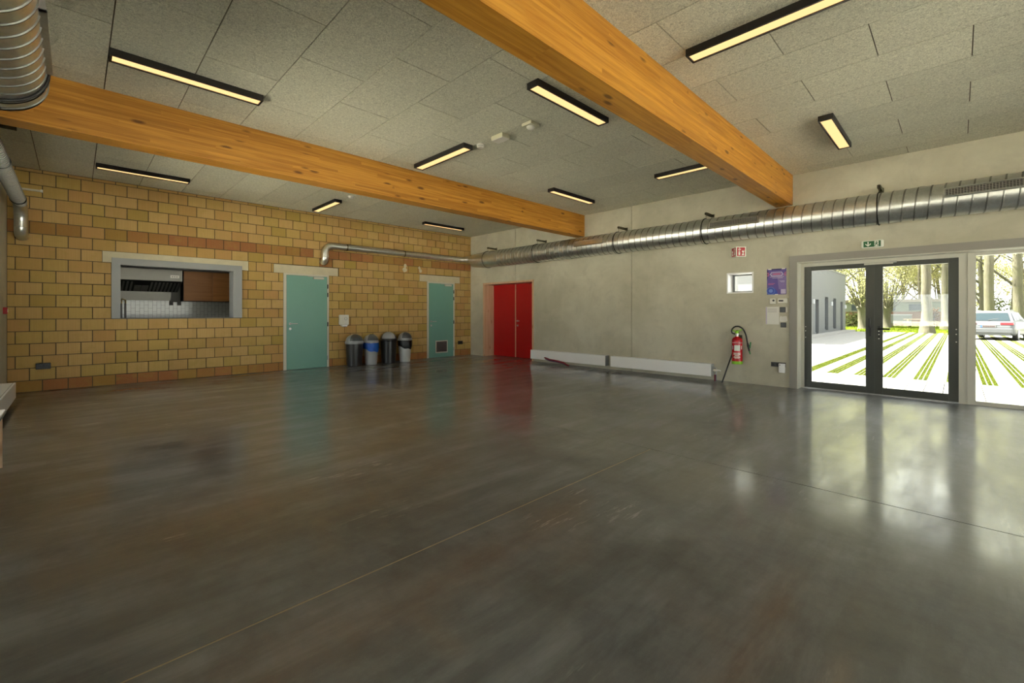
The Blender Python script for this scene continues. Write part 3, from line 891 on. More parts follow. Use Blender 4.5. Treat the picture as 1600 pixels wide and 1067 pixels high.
# detectors on the ceiling
e = empty('smoke_detector', (4.035, 4.70, CZ), label='small round white smoke detector on the ceiling', cat='detector')
MB().lathe([(0.055, 0.0), (0.055, -0.018), (0.050, -0.022)], 20, (4.035, 4.70, CZ)).build('base', 'white_plastic', e, smooth=True)
MB().lathe([(0.042, -0.020), (0.044, -0.030)], 20, (4.035, 4.70, CZ)).build('sensor_ring', 'dark_switch', e, smooth=True)
MB().lathe([(0.050, -0.030), (0.044, -0.044), (0.02, -0.050)], 20, (4.035, 4.70, CZ)).build('cap', 'white_plastic', e, smooth=True)
e = empty('junction_box', (4.02, 4.28, CZ), label='cream rectangular box fixed to the ceiling between two detectors', cat='box')
B(3.95, 4.09, 4.17, 4.39, CZ - 0.055, CZ).build('box_body', 'cream_plastic', e, bevel=0.006)
B(3.955, 4.085, 4.175, 4.385, CZ - 0.062, CZ - 0.053).build('box_lid', 'white_plastic', e)
e = empty('motion_sensor', (4.03, 3.74, CZ), label='cream motion sensor on the ceiling nearest the large beam', cat='sensor')
B(3.95, 4.11, 3.66, 3.82, CZ - 0.04, CZ).build('base', 'cream_plastic', e, bevel=0.008)
MB().lathe([(0.055, -0.035), (0.052, -0.055), (0.035, -0.07), (0.01, -0.076)], 20, (4.03, 3.74, CZ)).build('lens', 'white_plastic', e, smooth=True)
e = empty('smoke_detector', (3.96, 8.62, CZ), label='small pale detector on the ceiling between far beam and brick wall', cat='detector')
MB().lathe([(0.06, 0.0), (0.06, -0.02), (0.045, -0.04), (0.02, -0.045)], 20, (3.96, 8.62, CZ)).build('base', 'white_plastic', e, smooth=True)
MB().lathe([(0.03, -0.045), (0.03, -0.050)], 12, (3.96, 8.62, CZ)).build('cap', 'white_plastic', e, smooth=True)

# ------------------------------------------------------------------ ducts
def spiral(xc, zc, r, y0, y1, n=48, pitch=0.13):
    mb = MB()
    prof = [(0.0, 0.0), (0.86, 0.0), (0.89, 0.006), (0.97, 0.006)]
    m = len(prof)
    turns = int((y1 - y0) / pitch)
    pitch = (y1 - y0) / turns
    rows = (turns + 1) * m + 1
    for i in range(rows):
        q, k = divmod(i, m)
        for j in range(n):
            y = y0 + pitch * (q - 1 + prof[k][0] + j / n)
            rr = r + prof[k][1]
            t = 2 * math.pi * j / n
            mb.v.append((xc + rr * math.cos(t), min(max(y, y0), y1), zc + rr * math.sin(t)))
    for i in range(rows - 1):
        for j in range(n - 1):
            mb.f.append([i * n + j, i * n + j + 1, (i + 1) * n + j + 1, (i + 1) * n + j])
        mb.mi += [1 if i % m in (1, 2, 3) else 0] * (n - 1)
        if i + m + 1 < rows:
            mb.mi.append(1 if i % m in (1, 2, 3) else 0)
            mb.f.append([i * n + n - 1, (i + m) * n, (i + m + 1) * n, (i + 1) * n + n - 1])
    return mb
def ring(xc, zc, r, y, w, t, name, mat, parent):
    p = [(xc + r * math.cos(a), y, zc + r * math.sin(a)) for a in [2 * math.pi * i / 36 for i in range(37)]]
    return MB().tube(p, t, 8, caps=False).build(name, mat, parent, smooth=True)
def collar(xc, zc, r, y0, y1, parent, mat='galvanised_steel'):
    p = [(xc, y0, zc), (xc, y1, zc)]
    return MB().tube(p, r, 48, caps=False).build('collar', mat, parent, smooth=True)
RXc, RZc, RR = 8.40, 2.815, 0.225
rd = empty('ventilation_duct', (RXc, 2.0, RZc - RR), label='long galvanised spiral duct running along the concrete wall', cat='duct')
for y0, y1 in ((-6.2, -2.9), (-2.9, 0.35), (0.35, 3.55), (3.55, 6.5), (6.5, 8.95)):
    spiral(RXc, RZc, RR, y0 + 0.002, y1 - 0.002).build('duct_section', 'galvanised_steel', rd, smooth=True, sharp=16)
    collar(RXc, RZc, RR + 0.008, y0 - 0.03, y0 + 0.03, rd)
collar(RXc, RZc, RR + 0.006, 8.92, 9.0, rd)
B(RXc - 0.004, RXc, -6.2, -6.19, RZc, RZc + 0.01).build('end_cap', 'galvanised_steel', rd)
pr = [(RXc, 8.99, RZc), (RXc, 9.60, RZc), (RXc, 9.63, RZc)]
MB().tube(pr, RR, 32, caps=False).build('duct_section', 'galvanised_steel', rd, smooth=True)
TZ = 2.885
MB().tube([(RXc, 9.62, RZc), (RXc, 10.05, RZc + 0.02), (RXc, 10.18, TZ - 0.03)], [RR, RR - 0.03, 0.12], 32).build('reducer', 'galvanised_steel', rd, smooth=True)
# branch pipe along the bricks
TY, TR = 10.515, 0.078
bp = empty('branch_pipe', (4.2, TY, 2.48), label='thin galvanised pipe along the brick wall bending down between the teal doors', cat='pipe')
MB().tube([(RXc, 10.16, TZ - 0.02)] + [tuple(p) for p in arc((RXc - 0.28, 10.235, TZ), 0.28, 0.0, math.pi / 2, 8, (1, 0, 0), (0, 1, 0))], [0.118] + [0.10] * 4 + [TR] * 5, 20).build('elbow', 'galvanised_steel', bp, smooth=True)
for x0, x1 in ((4.37, 4.70), (4.70, 6.30), (6.30, 7.45), (7.45, 8.12)):
    MB().tube([(x0, TY, TZ), (x1, TY, TZ)], TR, 20, caps=False).build('pipe_section', 'galvanised_steel', bp, smooth=True)
for x in (4.72, 6.31):
    MB().tube([(x - 0.012, TY, TZ), (x + 0.012, TY, TZ)], TR + 0.008, 20).build('pipe_clip', 'steel_bracket', bp, smooth=True)
for x in (7.45, 8.1):
    MB().tube([(x - 0.03, TY, TZ), (x + 0.03, TY, TZ)], TR + 0.005, 20).build('collar', 'galvanised_steel', bp, smooth=True)
MB().tube([tuple(p) for p in arc((4.37, TY, TZ - 0.17), 0.17, math.pi / 2, math.pi, 8, (1, 0, 0), (0, 0, 1))], TR, 20, caps=False).build('elbow', 'galvanised_steel', bp, smooth=True)
MB().tube([(4.20, TY, TZ - 0.165), (4.20, TY, 2.60)], TR, 20, caps=False).build('pipe_section', 'galvanised_steel', bp, smooth=True)
MB().tube([tuple(p) for p in arc((4.20, TY + 0.10, 2.60), 0.10, math.pi, 1.5 * math.pi, 8, (0, 1, 0), (0, 0, 1))] + [(4.20, YB + 0.01, 2.50)], TR, 20).build('elbow', 'galvanised_steel', bp, smooth=True)
MB().tube([(4.20, TY, 2.61), (4.20, TY, 2.64)], TR + 0.005, 20).build('collar', 'galvanised_steel', bp, smooth=True)
# grilles in the duct
def grille(parent, xc, zc, r, y0, y1, up, side, closed=False):
    # a flat rectangular grille riding on the duct face; side = -1 faces -X
    w, hgt = y1 - y0, 0.125
    m = Matrix.Translation((xc + side * math.cos(up) * (r + 0.004), (y0 + y1) / 2, zc + math.sin(up) * (r + 0.004))) @ Matrix.Rotation(-side * up, 4, 'Y')
    fr = MB()
    for a, b, c, d in ((-w / 2, w / 2, -hgt / 2, -hgt / 2 + 0.014), (-w / 2, w / 2, hgt / 2 - 0.014, hgt / 2), (-w / 2, -w / 2 + 0.016, -hgt / 2, hgt / 2), (w / 2 - 0.016, w / 2, -hgt / 2, hgt / 2)):
        fr.box(-0.02, 0.02, a, b, c, d)
    g = fr.xf(m).build('grille_frame', 'galvanised_steel', parent)
    B(-0.012, 0.012, -w / 2 + 0.016, w / 2 - 0.016, -hgt / 2 + 0.014, hgt / 2 - 0.014).xf(m).build('grille_throat', 'galvanised_steel' if closed else 'dark_void', g)
    if closed: return
    s = MB()
    n = int(w / 0.028)
    for i in range(n):
        y = -w / 2 + 0.024 + i * (w - 0.048) / (n - 1)
        s.box(-0.0145, 0.0145, y - 0.0028, y + 0.0028, -hgt / 2 + 0.01, hgt / 2 - 0.01)
    for i in range(4):
        z = -hgt / 2 + 0.03 + i * 0.0225
        s.box(-0.0138, 0.0138, -w / 2 + 0.012, w / 2 - 0.012, z - 0.0025, z + 0.0025)
    tag(s.xf(m).build('grille_bars', 'taupe_paint', g), kind='stuff')
grille(rd, RXc, RZc, RR, -0.86, 0.14, 0.24, -1)
grille(rd, RXc, RZc, RR, 2.36, 3.18, 0.24, -1)
grille(rd, RXc, RZc, RR, 5.45, 6.22, 0.24, -1, True)
# hangers
def hanger(xw, xc, zc, r, y, z, label):
    e = empty('duct_hanger', (xw, y, z), label=label, cat='bracket', group='duct hangers on the concrete wall')
    s = 1 if xw > xc else -1
    ch = MB()
    ch.box(xw, xc - 0.02 * s, y - 0.02, y + 0.02, z + 0.028, z + 0.032)
    ch.box(xw, xc - 0.02 * s, y - 0.02, y - 0.016, z - 0.01, z + 0.03)
    ch.box(xw, xc - 0.02 * s, y + 0.016, y + 0.02, z - 0.01, z + 0.03)
    ch.build('channel', 'steel_bracket', e)
    B(xw, xw - 0.006 * s, y - 0.03, y + 0.03, z - 0.05, z + 0.05).build('wall_plate', 'steel_bracket', e)
    for d in (0.0,):
        MB().cyl((xc, y, z + 0.04), (xc, y, zc + r - 0.01), 0.005, 8).build('rod', 'steel_bracket', e, smooth=True)
    ring(xc, zc, r + 0.010, y, 0.02, 0.008, 'loop', 'rubber', e)
for y, lb in ((0.82, 'duct hanger above the exit sign'), (3.32, 'duct hanger beside the grille over the fire sign'), (5.19, 'duct hanger beside the tall wall joint'), (7.56, 'duct hanger above the red double door edge'), (9.46, 'duct hanger closest to the brick wall')):
    hanger(XR, RXc, RZc, RR, y, 3.135, lb)

# duct on the window side
LXc, LZc, LR = -0.37, 2.88, 0.238
ld = empty('ventilation_duct', (LXc, 1.0, LZc - LR), label='wide galvanised spiral duct overhead at the window wall', cat='duct')
for y0, y1 in ((-6.2, -3.0), (-3.0, 0.6), (0.6, 4.36)):
    spiral(LXc, LZc, LR, y0 + 0.002, y1 - 0.002).build('duct_section', 'galvanised_steel', ld, smooth=True, sharp=16)
    collar(LXc, LZc, LR + 0.008, y0 - 0.03, y0 + 0.03, ld)
spiral(LXc, LZc, LR, 4.36, 4.50, pitch=0.07).build('duct_section', 'galvanised_steel', ld, smooth=True, sharp=16)
ring(LXc, LZc, LR + 0.008, 4.28, 0.02, 0.010, 'loop', 'rubber', ld)
grille(ld, LXc, LZc, LR, 3.35, 4.2, 0.12, 1)
SX, SZ, SR = -0.605, 3.0, 0.078
MB().tube([(LXc, 4.49, LZc), (LXc, 4.52, LZc), (SX, 4.95, SZ), (SX, 5.05, SZ)], [LR, LR - 0.01, SR + 0.01, SR], 32, caps=False).build('reducer', 'galvanised_steel', ld, smooth=True)
sp = empty('branch_pipe', (SX, 10.4, 2.5), label='thin spiral pipe along the window wall turning down at the bricks', cat='pipe')
spiral(SX, SZ, SR, 5.05, 10.16, 32, 0.075).build('pipe_section', 'galvanised_steel', sp, smooth=True, sharp=16)
for y in (7.6, 9.9):
    ring(SX, SZ, SR + 0.006, y, 0.02, 0.007, 'loop', 'rubber', sp)
MB().tube([tuple(p) for p in arc((SX, 10.16, SZ - 0.26), 0.26, math.pi / 2, 0, 8, (0, 1, 0), (0, 0, 1))], SR, 20, caps=False).build('elbow', 'galvanised_steel', sp, smooth=True)
MB().tube([(SX, 10.42, SZ - 0.255), (SX, 10.42, 2.64)], SR, 20, caps=False).build('pipe_section', 'galvanised_steel', sp, smooth=True)
MB().tube([tuple(p) for p in arc((SX, 10.53, 2.64), 0.11, math.pi, 1.5 * math.pi, 8, (0, 1, 0), (0, 0, 1))] + [(SX, YB + 0.01, 2.53)], SR, 20).build('elbow', 'galvanised_steel', sp, smooth=True)
e = empty('duct_hanger', (XL, 6.9, 3.2), label='steel duct hanger on the window wall under the ceiling', cat='bracket', group='duct hangers on the window wall')
ch = MB()
ch.box(XL, -0.43, 6.86, 6.90, 3.215, 3.22); ch.box(XL, -0.43, 6.86, 6.865, 3.18, 3.22); ch.box(XL, -0.43, 6.895, 6.90, 3.18, 3.22)
ch.build('channel', 'steel_bracket', e)
MB().cyl((SX, 6.88, 3.215), (SX, 6.88, SZ + SR), 0.005, 8).build('rod', 'steel_bracket', e, smooth=True)
e = empty('pipe_bracket', (-0.5, YB, 3.29), label='pale flat bracket on the bricks beside the window wall pipe', cat='bracket')
B(-0.62, -0.38, YB - 0.025, YB + 0.004, 3.275, 3.305).build('rail', 'light_frame', e)
B(-0.40, -0.375, YB - 0.045, YB + 0.004, 3.27, 3.31).build('rail_end', 'galvanised_steel', e)

# ------------------------------------------------------------------ radiators
def radiator(label, xw, s, y0, y1, z0, z1, dep, valve):
    xf = xw + s * dep
    e = empty('radiator', (xf, (y0 + y1) / 2, z0), label=label, cat='radiator', group='low white convector radiators')
    B(xf, xf - s * 0.004, y0, y1, z0, z1).build('front_panel', 'white_enamel', e)
    B(xf - s * 0.005, xf - s * (dep - 0.02), y0 + 0.001, y0 + 0.016, z0, z1 - 0.002).build('end_panel', 'silver_plastic', e)
    B(xf - s * 0.005, xf - s * (dep - 0.02), y1 - 0.016, y1 - 0.001, z0, z1 - 0.002).build('end_panel', 'silver_plastic', e)
    g = MB()
    g.box(xf - s * 0.002, xf - s * 0.022, y0, y1, z1 - 0.006, z1)
    g.box(xf - s * (dep - 0.05), xf - s * (dep - 0.02), y0, y1, z1 - 0.006, z1)
    n = int((y1 - y0) / 0.03)
    for i in range(n):
        y = y0 + (i + 0.5) * (y1 - y0) / n
        g.box(xf - s * 0.030, xf - s * (dep - 0.05), y - 0.009, y + 0.009, z1 - 0.006, z1 - 0.001)
    tag(g.build('top_grille', 'white_enamel', e), kind='stuff')
    B(xf - s * 0.03, xf - s * (dep - 0.03), y0 + 0.02, y1 - 0.02, z0 + 0.03, z1 - 0.07).build('heat_core', 'graphite_plastic', e)
    for y in (y0 + 0.25, y1 - 0.25):
        B(xw + s * 0.002, xf - s * 0.02, y - 0.02, y + 0.02, z0 + 0.01, z0 + 0.03).build('wall_bracket', 'steel_bracket', e)
    return e
radiator('low white radiator running from the red door', XR, -1, 5.64, 7.95, 0.085, 0.318, 0.17, False)
r2 = radiator('low white radiator ending at the fire extinguisher', XR, -1, 3.29, 5.50, 0.085, 0.318, 0.17, True)
v = MB().cyl((8.62, 3.27, 0.20), (8.62, 3.14, 0.20), 0.022, 12).build('valve', 'white_plastic', r2, smooth=True)
MB().tube([(8.62, 3.29, 0.25), (8.62, 3.23, 0.25), (8.62, 3.22, 0.23), (8.62, 3.22, 0.12)], 0.012, 10).build('valve_body', 'zinc_handle', r2, smooth=True)
MB().cyl((8.60, 3.235, 0.12), (8.60, 3.235, 0.0), 0.014, 10).build('feed_pipe', 'maroon_hose', r2, smooth=True)
MB().cyl((8.64, 3.235, 0.12), (8.64, 3.235, 0.0), 0.014, 10).build('feed_pipe', 'navy_stripe', r2, smooth=True)
radiator('low white radiator along the window wall', XL, 1, 7.16, 9.40, 0.085, 0.30, 0.176, False)
# red and blue hoses lying under the first radiator
e = empty('heating_hose', (8.5, 7.0, 0), label='maroon and navy hose pair lying under the radiator by the red door', cat='hose')
hp = [(8.66, 7.62, 0.155), (8.58, 7.48, 0.145), (8.50, 7.25, 0.115), (8.48, 6.98, 0.10), (8.48, 6.78, 0.075), (8.47, 6.66, 0.03), (8.46, 6.60, 0.02)]
MB().tube(hp, 0.020, 12).build('supply_hose', 'maroon_hose', e, smooth=True)
MB().tube([(x + 0.006, y, max(z - 0.026, 0.016)) for x, y, z in hp], 0.014, 12).build('return_hose', 'navy_stripe', e, smooth=True)

# ------------------------------------------------------------------ bench by the window wall
e = empty('bench', (-0.58, 5.0, 0), label='low wooden bench with pale grey dark-edged seat at the window wall', cat='bench')
B(-0.75, -0.412, 4.1, 5.60, 0.462, 0.478).build('seat', 'white_enamel', e)
B(-0.752, -0.408, 4.098, 5.604, 0.448, 0.463).build('seat_edge', 'anthracite', e)
for y in (4.13, 5.585):
    B(-0.745, -0.428, y - 0.012, y + 0.012, 0, 0.448).build('leg_panel', 'pine', e)
B(-0.66, -0.62, 4.142, 5.573, 0.36, 0.44).build('rail', 'pine', e)

# ------------------------------------------------------------------ swing-top bins
def bin_(x, y, rb, rt, hb, hd, mb, ml, mf, bag, label, rz):
    e = empty('swing_bin', (x, y, 0), rz, label=label, cat='bin', group='swing-top bins by the brick wall')
    MB().lathe([(rb - 0.012, 0.0), (rb, 0.012), (rb + (rt - rb) * 0.5, hb * 0.5), (rt, hb), (rt - 0.006, hb)], 36).build('body', mb, e, smooth=True, local=True)
    MB().lathe([(rt + 0.004, hb - 0.01), (rt + 0.010, hb), (rt + 0.010, hb + 0.035), (rt - 0.004, hb + 0.05), (rt - 0.02, hb + 0.05)], 36).build('lid_rim', ml, e, smooth=True, local=True)
    z0 = hb + 0.045
    dome = [((rt - 0.004) * math.cos(t), z0 + hd * math.sin(t)) for t in [i * math.pi / 2 / 10 for i in range(11)]]
    dome[-1] = (0.002, z0 + hd)
    MB().lathe(dome, 36).build('lid', ml, e, smooth=True, local=True)
    fl = [((rt + 0.003) * math.cos(t), z0 + (hd + 0.006) * math.sin(t)) for t in [0.10 + i * 1.30 / 8 for i in range(9)]]
    fm = MB().lathe(fl, 14, a0=-math.pi / 2 - 0.95, a1=-math.pi / 2 + 0.95)
    fm.build('flap', mf, e, smooth=True, local=True)
    if bag:
        bm_ = MB()
        n = 48
        rg = random.Random(int(x * 100))
        rows = []
        for i in range(6):
            f = i / 5
            b = len(bm_.v)
            for k in range(n):
                t = 2 * math.pi * k / n
                drop = 0.17 + 0.06 * math.sin(t + 2.7) + 0.012 * math.sin(5 * t)
                rr = rt + 0.008 + 0.012 * math.sin(math.pi * f) + 0.006 * rg.uniform(-1, 1) - (rt - rb) * drop * f / hb
                bm_.v.append((rr * math.cos(t), rr * math.sin(t), hb - 0.002 - drop * f))
            rows.append(b)
        for a, b in zip(rows, rows[1:]):
            for k in range(n):
                k2 = (k + 1) % n
                bm_.f.append([a + k, a + k2, b + k2, b + k])
        bm_.build('bin_bag', bag, e, smooth=True, local=True)
    return e
bin_(4.845, 10.36, 0.175, 0.205, 0.55, 0.175, 'black_plastic', 'silver_plastic', 'graphite_plastic', None, 'black swing bin with silver lid rim, next to the teal door', 0.0)
b2 = bin_(5.265, 10.33, 0.140, 0.178, 0.55, 0.165, 'silver_plastic', 'silver_plastic', 'graphite_plastic', 'blue_bag', 'grey swing bin lined with a blue bag', 0.0)
bin_(5.765, 10.36, 0.175, 0.205, 0.57, 0.185, 'black_plastic', 'black_plastic', 'silver_plastic', None, 'black swing bin with a silver flap, between the two grey bins', -0.5)
bin_(6.225, 10.33, 0.135, 0.178, 0.57, 0.165, 'light_silver_plastic', 'silver_plastic', 'graphite_plastic', 'black_bag', 'grey swing bin lined with a black bag', 0.0)

# ------------------------------------------------------------------ things on the brick wall
e = empty('hand_towel_dispenser', (4.68, YB, 0.95), label='white hygiene dispenser on the bricks above the black bin', cat='dispenser')
B(4.575, 4.79, YB - 0.10, YB + 0.004, 1.0, 1.245).build('cover', 'white_plastic', e, bevel=0.018)
MB().prism([(4.61, 1.0), (4.76, 1.0), (4.74, 0.955), (4.63, 0.955)], lambda a, b: (a, YB - 0.10, b), lambda a, b: (a, YB - 0.01, b)).build('outlet', 'white_enamel', e)
B(4.645, 4.725, YB - 0.105, YB - 0.07, 0.945, 0.958).build('pull_tab', 'graphite_plastic', e)
MB().tube([(4.71 + 0.033 * math.cos(t), YB - 0.101, 1.15 + 0.033 * math.sin(t)) for t in [i * math.pi / 10 for i in range(21)]], 0.004, 6, caps=False).build('gauge_ring', 'silver_plastic', e, smooth=True)
def socket_b(x0, x1, z0, z1, label, n):
    e = empty('wall_socket', ((x0 + x1) / 2, YB, z0), label=label, cat='socket')
    B(x0, x1, YB - 0.035, YB + 0.004, z0, z1).build('socket_box', 'socket_black', e, bevel=0.006)
    for i in range(n):
        c = x0 + (i + 0.5) * (x1 - x0) / n
        MB().tube([(c, YB - 0.034, (z0 + z1) / 2), (c, YB - 0.040, (z0 + z1) / 2)], 0.03, 16).build('socket_cover', 'black_plastic', e, smooth=True)
socket_b(-0.455, -0.285, 0.36, 0.46, 'black double wall socket low on the bricks below the serving hatch side', 2)
socket_b(8.225, 8.385, 0.345, 0.445, 'black wall socket on the bricks beside the vented teal door', 2)
e = empty('call_point', (XL, 10.16, 1.28), label='red fire alarm call point on the window wall', cat='alarm')
B(XL, XL + 0.045, 10.10, 10.20, 1.27, 1.37).build('alarm_box', 'sign_red', e, bevel=0.006)
B(XL + 0.045, XL + 0.048, 10.125, 10.175, 1.295, 1.345).build('press_plate', 'sign_white', e)

# ------------------------------------------------------------------ things on the concrete wall
def Rx(d): return XR - d
# fire extinguisher
ex, ey, er = XR - 0.115, 2.845, 0.088
e = empty('fire_extinguisher', (ex, ey, 0.36), label='red fire extinguisher with lime green base and head on the concrete wall', cat='fire extinguisher')
body = MB().lathe([(er, 0.405), (er, 0.78), (er * 0.93, 0.81), (er * 0.7, 0.835), (0.03, 0.85), (0.03, 0.86)], 32, (ex, ey, 0)).build('cylinder_body', 'extinguisher_red', e, smooth=True)
MB().lathe([(er - 0.01, 0.352), (er + 0.003, 0.358), (er + 0.003, 0.408), (er, 0.41)], 32, (ex, ey, 0)).build('base_ring', 'lime', e, smooth=True)
MB().lathe([(0.026, 0.855), (0.026, 0.885), (0.034, 0.89), (0.034, 0.91), (0.02, 0.915)], 16, (ex, ey, 0)).build('neck', 'zinc_handle', e, smooth=True)
hd = MB()
hd.lathe([(0.032, 0.91), (0.036, 0.93), (0.030, 0.965), (0.012, 0.975)], 16, (ex, ey, 0))
hd.obox((ex - 0.01, ey + 0.035, 0.955), (0.03, 0.10, 0.02), Euler((0.35, 0, 0)).to_matrix())
hd.obox((ex - 0.01, ey - 0.045, 0.965), (0.03, 0.10, 0.018), Euler((-0.55, 0, 0)).to_matrix())
hd.build('valve_head', 'lime', e, smooth=True)
cm = math.atan2(-ey, -ex)   # azimuth of the viewpoint seen from the cylinder
def patch(z0, z1, a0, a1, name, mat, k=0.0015, par=None):
    return MB().lathe([(er + k, z0), (er + k, z1)], 10, (ex, ey, 0), cm + a0, cm + a1).build(name, mat, par or body, smooth=True)
pl = patch(0.60, 0.70, -0.55, 0.55, 'label_plate', 'sign_white')
patch(0.742, 0.748, -1.1, 1.1, 'label_line', 'sign_white')
for k, (z, w_) in enumerate(((0.555, 1.0), (0.54, 0.9), (0.525, 1.0), (0.508, 0.55), (0.49, 0.85), (0.474, 0.9), (0.46, 0.6))):
    patch(z, z + 0.008, -w_ * 0.8, w_ * 0.65, 'label_line', 'sign_white')
patch(0.625, 0.69, 0.78, 0.98, 'label_line', 'sign_white'); patch(0.62, 0.69, -1.0, -0.82, 'label_line', 'poster_pale')
hs = [(ex - 0.01, ey + 0.03, 0.90), (ex - 0.03, ey + 0.075, 0.92), (ex - 0.03, ey + 0.082, 0.975), (ex - 0.02, ey + 0.04, 1.03), (ex - 0.01, ey - 0.03, 1.04), (ex, ey - 0.10, 0.99), (ex, ey - 0.145, 0.90), (ex, ey - 0.165, 0.80), (ex, ey - 0.175, 0.745)]
sm = []
for i in range(len(hs) - 1):
    p0, p1, p2, p3 = [Vector(hs[min(max(j, 0), len(hs) - 1)]) for j in (i - 1, i, i + 1, i + 2)]
    for k in range(5):
        t = k / 5
        sm.append(0.5 * ((2 * p1) + (-p0 + p2) * t + (2 * p0 - 5 * p1 + 4 * p2 - p3) * t * t + (-p0 + 3 * p1 - 3 * p2 + p3) * t ** 3))
sm.append(Vector(hs[-1]))
MB().tube(sm, 0.0125, 10).build('hose', 'rubber', e, smooth=True)
noz = MB().tube([(ex, ey - 0.175, 0.75), (ex, ey - 0.185, 0.70), (ex, ey - 0.205, 0.60)], [0.014, 0.022, 0.013], 12).build('nozzle_grip', 'rubber', e, smooth=True)
MB().tube([(ex, ey - 0.205, 0.605), (ex, ey - 0.22, 0.545)], [0.013, 0.010], 12).build('nozzle_tip', 'green_plastic', noz, smooth=True)
MB().obox((ex - 0.005, ey - 0.222, 0.71), (0.014, 0.02, 0.11), Euler((0.10, 0, 0)).to_matrix()).build('squeeze_lever', 'green_plastic', noz)
B(ex + er - 0.01, XR + 0.002, ey - 0.05, ey + 0.05, 0.60, 0.88).build('wall_bracket', 'steel_bracket', e)
# stick
e = empty('leaning_rod', (8.50, 3.05, 0), label='thin black rod leaning on the wall behind the fire extinguisher', cat='rod')
MB().tube([(8.49, 3.062, 0.012), (8.705, 2.93, 0.62)], 0.0125, 10).build('rod', 'rubber', e, smooth=True)
MB().tube([(8.488, 3.064, 0.0), (8.492, 3.061, 0.018)], 0.014, 10).build('foot_cap', 'black_plastic', e, smooth=True)
# V-shaped fire sign
e = empty('fire_sign', (XR, 2.857, 2.30), label='red V-shaped fire extinguisher sign above the small window', cat='sign')
ap = Vector((8.603, 2.857))
for yy, side in ((2.982, 1), (2.733, -1)):
    wl = Vector((XR, yy))
    d = (wl - ap)
    u = d.normalized()
    nr = Vector((u.y, -u.x))
    if nr.x > 0: nr = -nr
    z0, z1 = 2.315, 2.50
    def P(s_, z, off, ap=ap, d=d, nr=nr):
        q = ap + d * s_ + nr * off
        return (q.x, q.y, z)
    pl = MB().prism([(0.0, z0), (1.0, z0), (1.0, z1), (0.0, z1)], lambda a, b: P(a, b, 0.0), lambda a, b: P(a, b, 0.003)).build('sign_plate', 'sign_white', e)
    MB().prism([(0.07, z0 + 0.014), (0.90, z0 + 0.014), (0.90, z1 - 0.014), (0.07, z1 - 0.014)], lambda a, b: P(a, b, 0.003), lambda a, b: P(a, b, 0.0042)).build('sign_field', 'sign_red', pl)
    def icon(pts): MB().prism(pts, lambda a, b: P(a, b, 0.0042), lambda a, b: P(a, b, 0.0055)).build('pictogram', 'sign_white', pl)
    # extinguisher: body, neck, hose
    icon([(0.22, z0 + 0.03), (0.40, z0 + 0.03), (0.40, z0 + 0.085), (0.22, z0 + 0.085)])
    icon([(0.22, z0 + 0.092), (0.40, z0 + 0.092), (0.36, z0 + 0.112), (0.26, z0 + 0.112)])
    icon([(0.20, z0 + 0.125), (0.46, z0 + 0.125), (0.46, z0 + 0.14), (0.20, z0 + 0.14)])
    icon([(0.24, z0 + 0.15), (0.42, z0 + 0.15), (0.38, z0 + 0.162), (0.28, z0 + 0.162)])
    # flames
    icon([(0.55, z0 + 0.03), (0.62, z0 + 0.075), (0.67, z0 + 0.04), (0.74, z0 + 0.085), (0.82, z0 + 0.03)])
    icon([(0.56, z0 + 0.09), (0.64, z0 + 0.125), (0.70, z0 + 0.095), (0.80, z0 + 0.13), (0.82, z0 + 0.085), (0.70, z0 + 0.075)])
# poster
def flat(parent, y0, y1, z0, z1, mat, name, d0, d1):
    return B(XR - d1, XR - d0, y0, y1, z0, z1).build(name, mat, parent)
def shape(parent, pts, mat, name, d0, d1):
    return MB().prism(pts, lambda y, z: (XR - d1, y, z), lambda y, z: (XR - d0, y, z)).build(name, mat, parent)
e = empty('poster', (XR, 2.235, 1.61), label='violet and blue printed poster beside the entrance casing', cat='poster')
sh = flat(e, 2.085, 2.385, 1.61, 2.06, 'poster_violet', 'sheet', 0.001, 0.003)
shape(sh, [(2.085, 1.70), (2.085, 1.97), (2.23, 1.97), (2.20, 1.70)], 'poster_lilac', 'print_block', 0.003, 0.0036)
flat(sh, 2.16, 2.31, 2.035, 2.06, 'poster_navy', 'print_block', 0.003, 0.0036)
shape(sh, [(2.385, 1.86), (2.385, 2.05), (2.365, 2.03), (2.37, 1.90)], 'poster_navy', 'print_block', 0.003, 0.0036)
shape(sh, [(2.34, 1.965), (2.315, 2.005), (2.155, 2.005), (2.13, 1.965), (2.155, 1.93), (2.315, 1.93)], 'poster_pale', 'print_banner', 0.003, 0.0037)
shape(sh, [(2.325, 1.967), (2.305, 1.995), (2.165, 1.995), (2.145, 1.967), (2.165, 1.942), (2.305, 1.942)], 'poster_lilac', 'print_banner', 0.0037, 0.0042)
flat(sh, 2.175, 2.295, 1.957, 1.976, 'poster_pink', 'print_title', 0.0042, 0.0046)
for s_, yc in ((1, 2.352), (-1, 2.115)):
    for k in range(2):
        y = yc + s_ * 0.014 * k
        shape(sh, [(y - s_ * 0.008, 1.965), (y + s_ * 0.012, 2.0), (y + s_ * 0.020, 2.0), (y, 1.965), (y + s_ * 0.020, 1.93), (y + s_ * 0.012, 1.93)], 'poster_pink', 'print_chevron', 0.003, 0.0038)
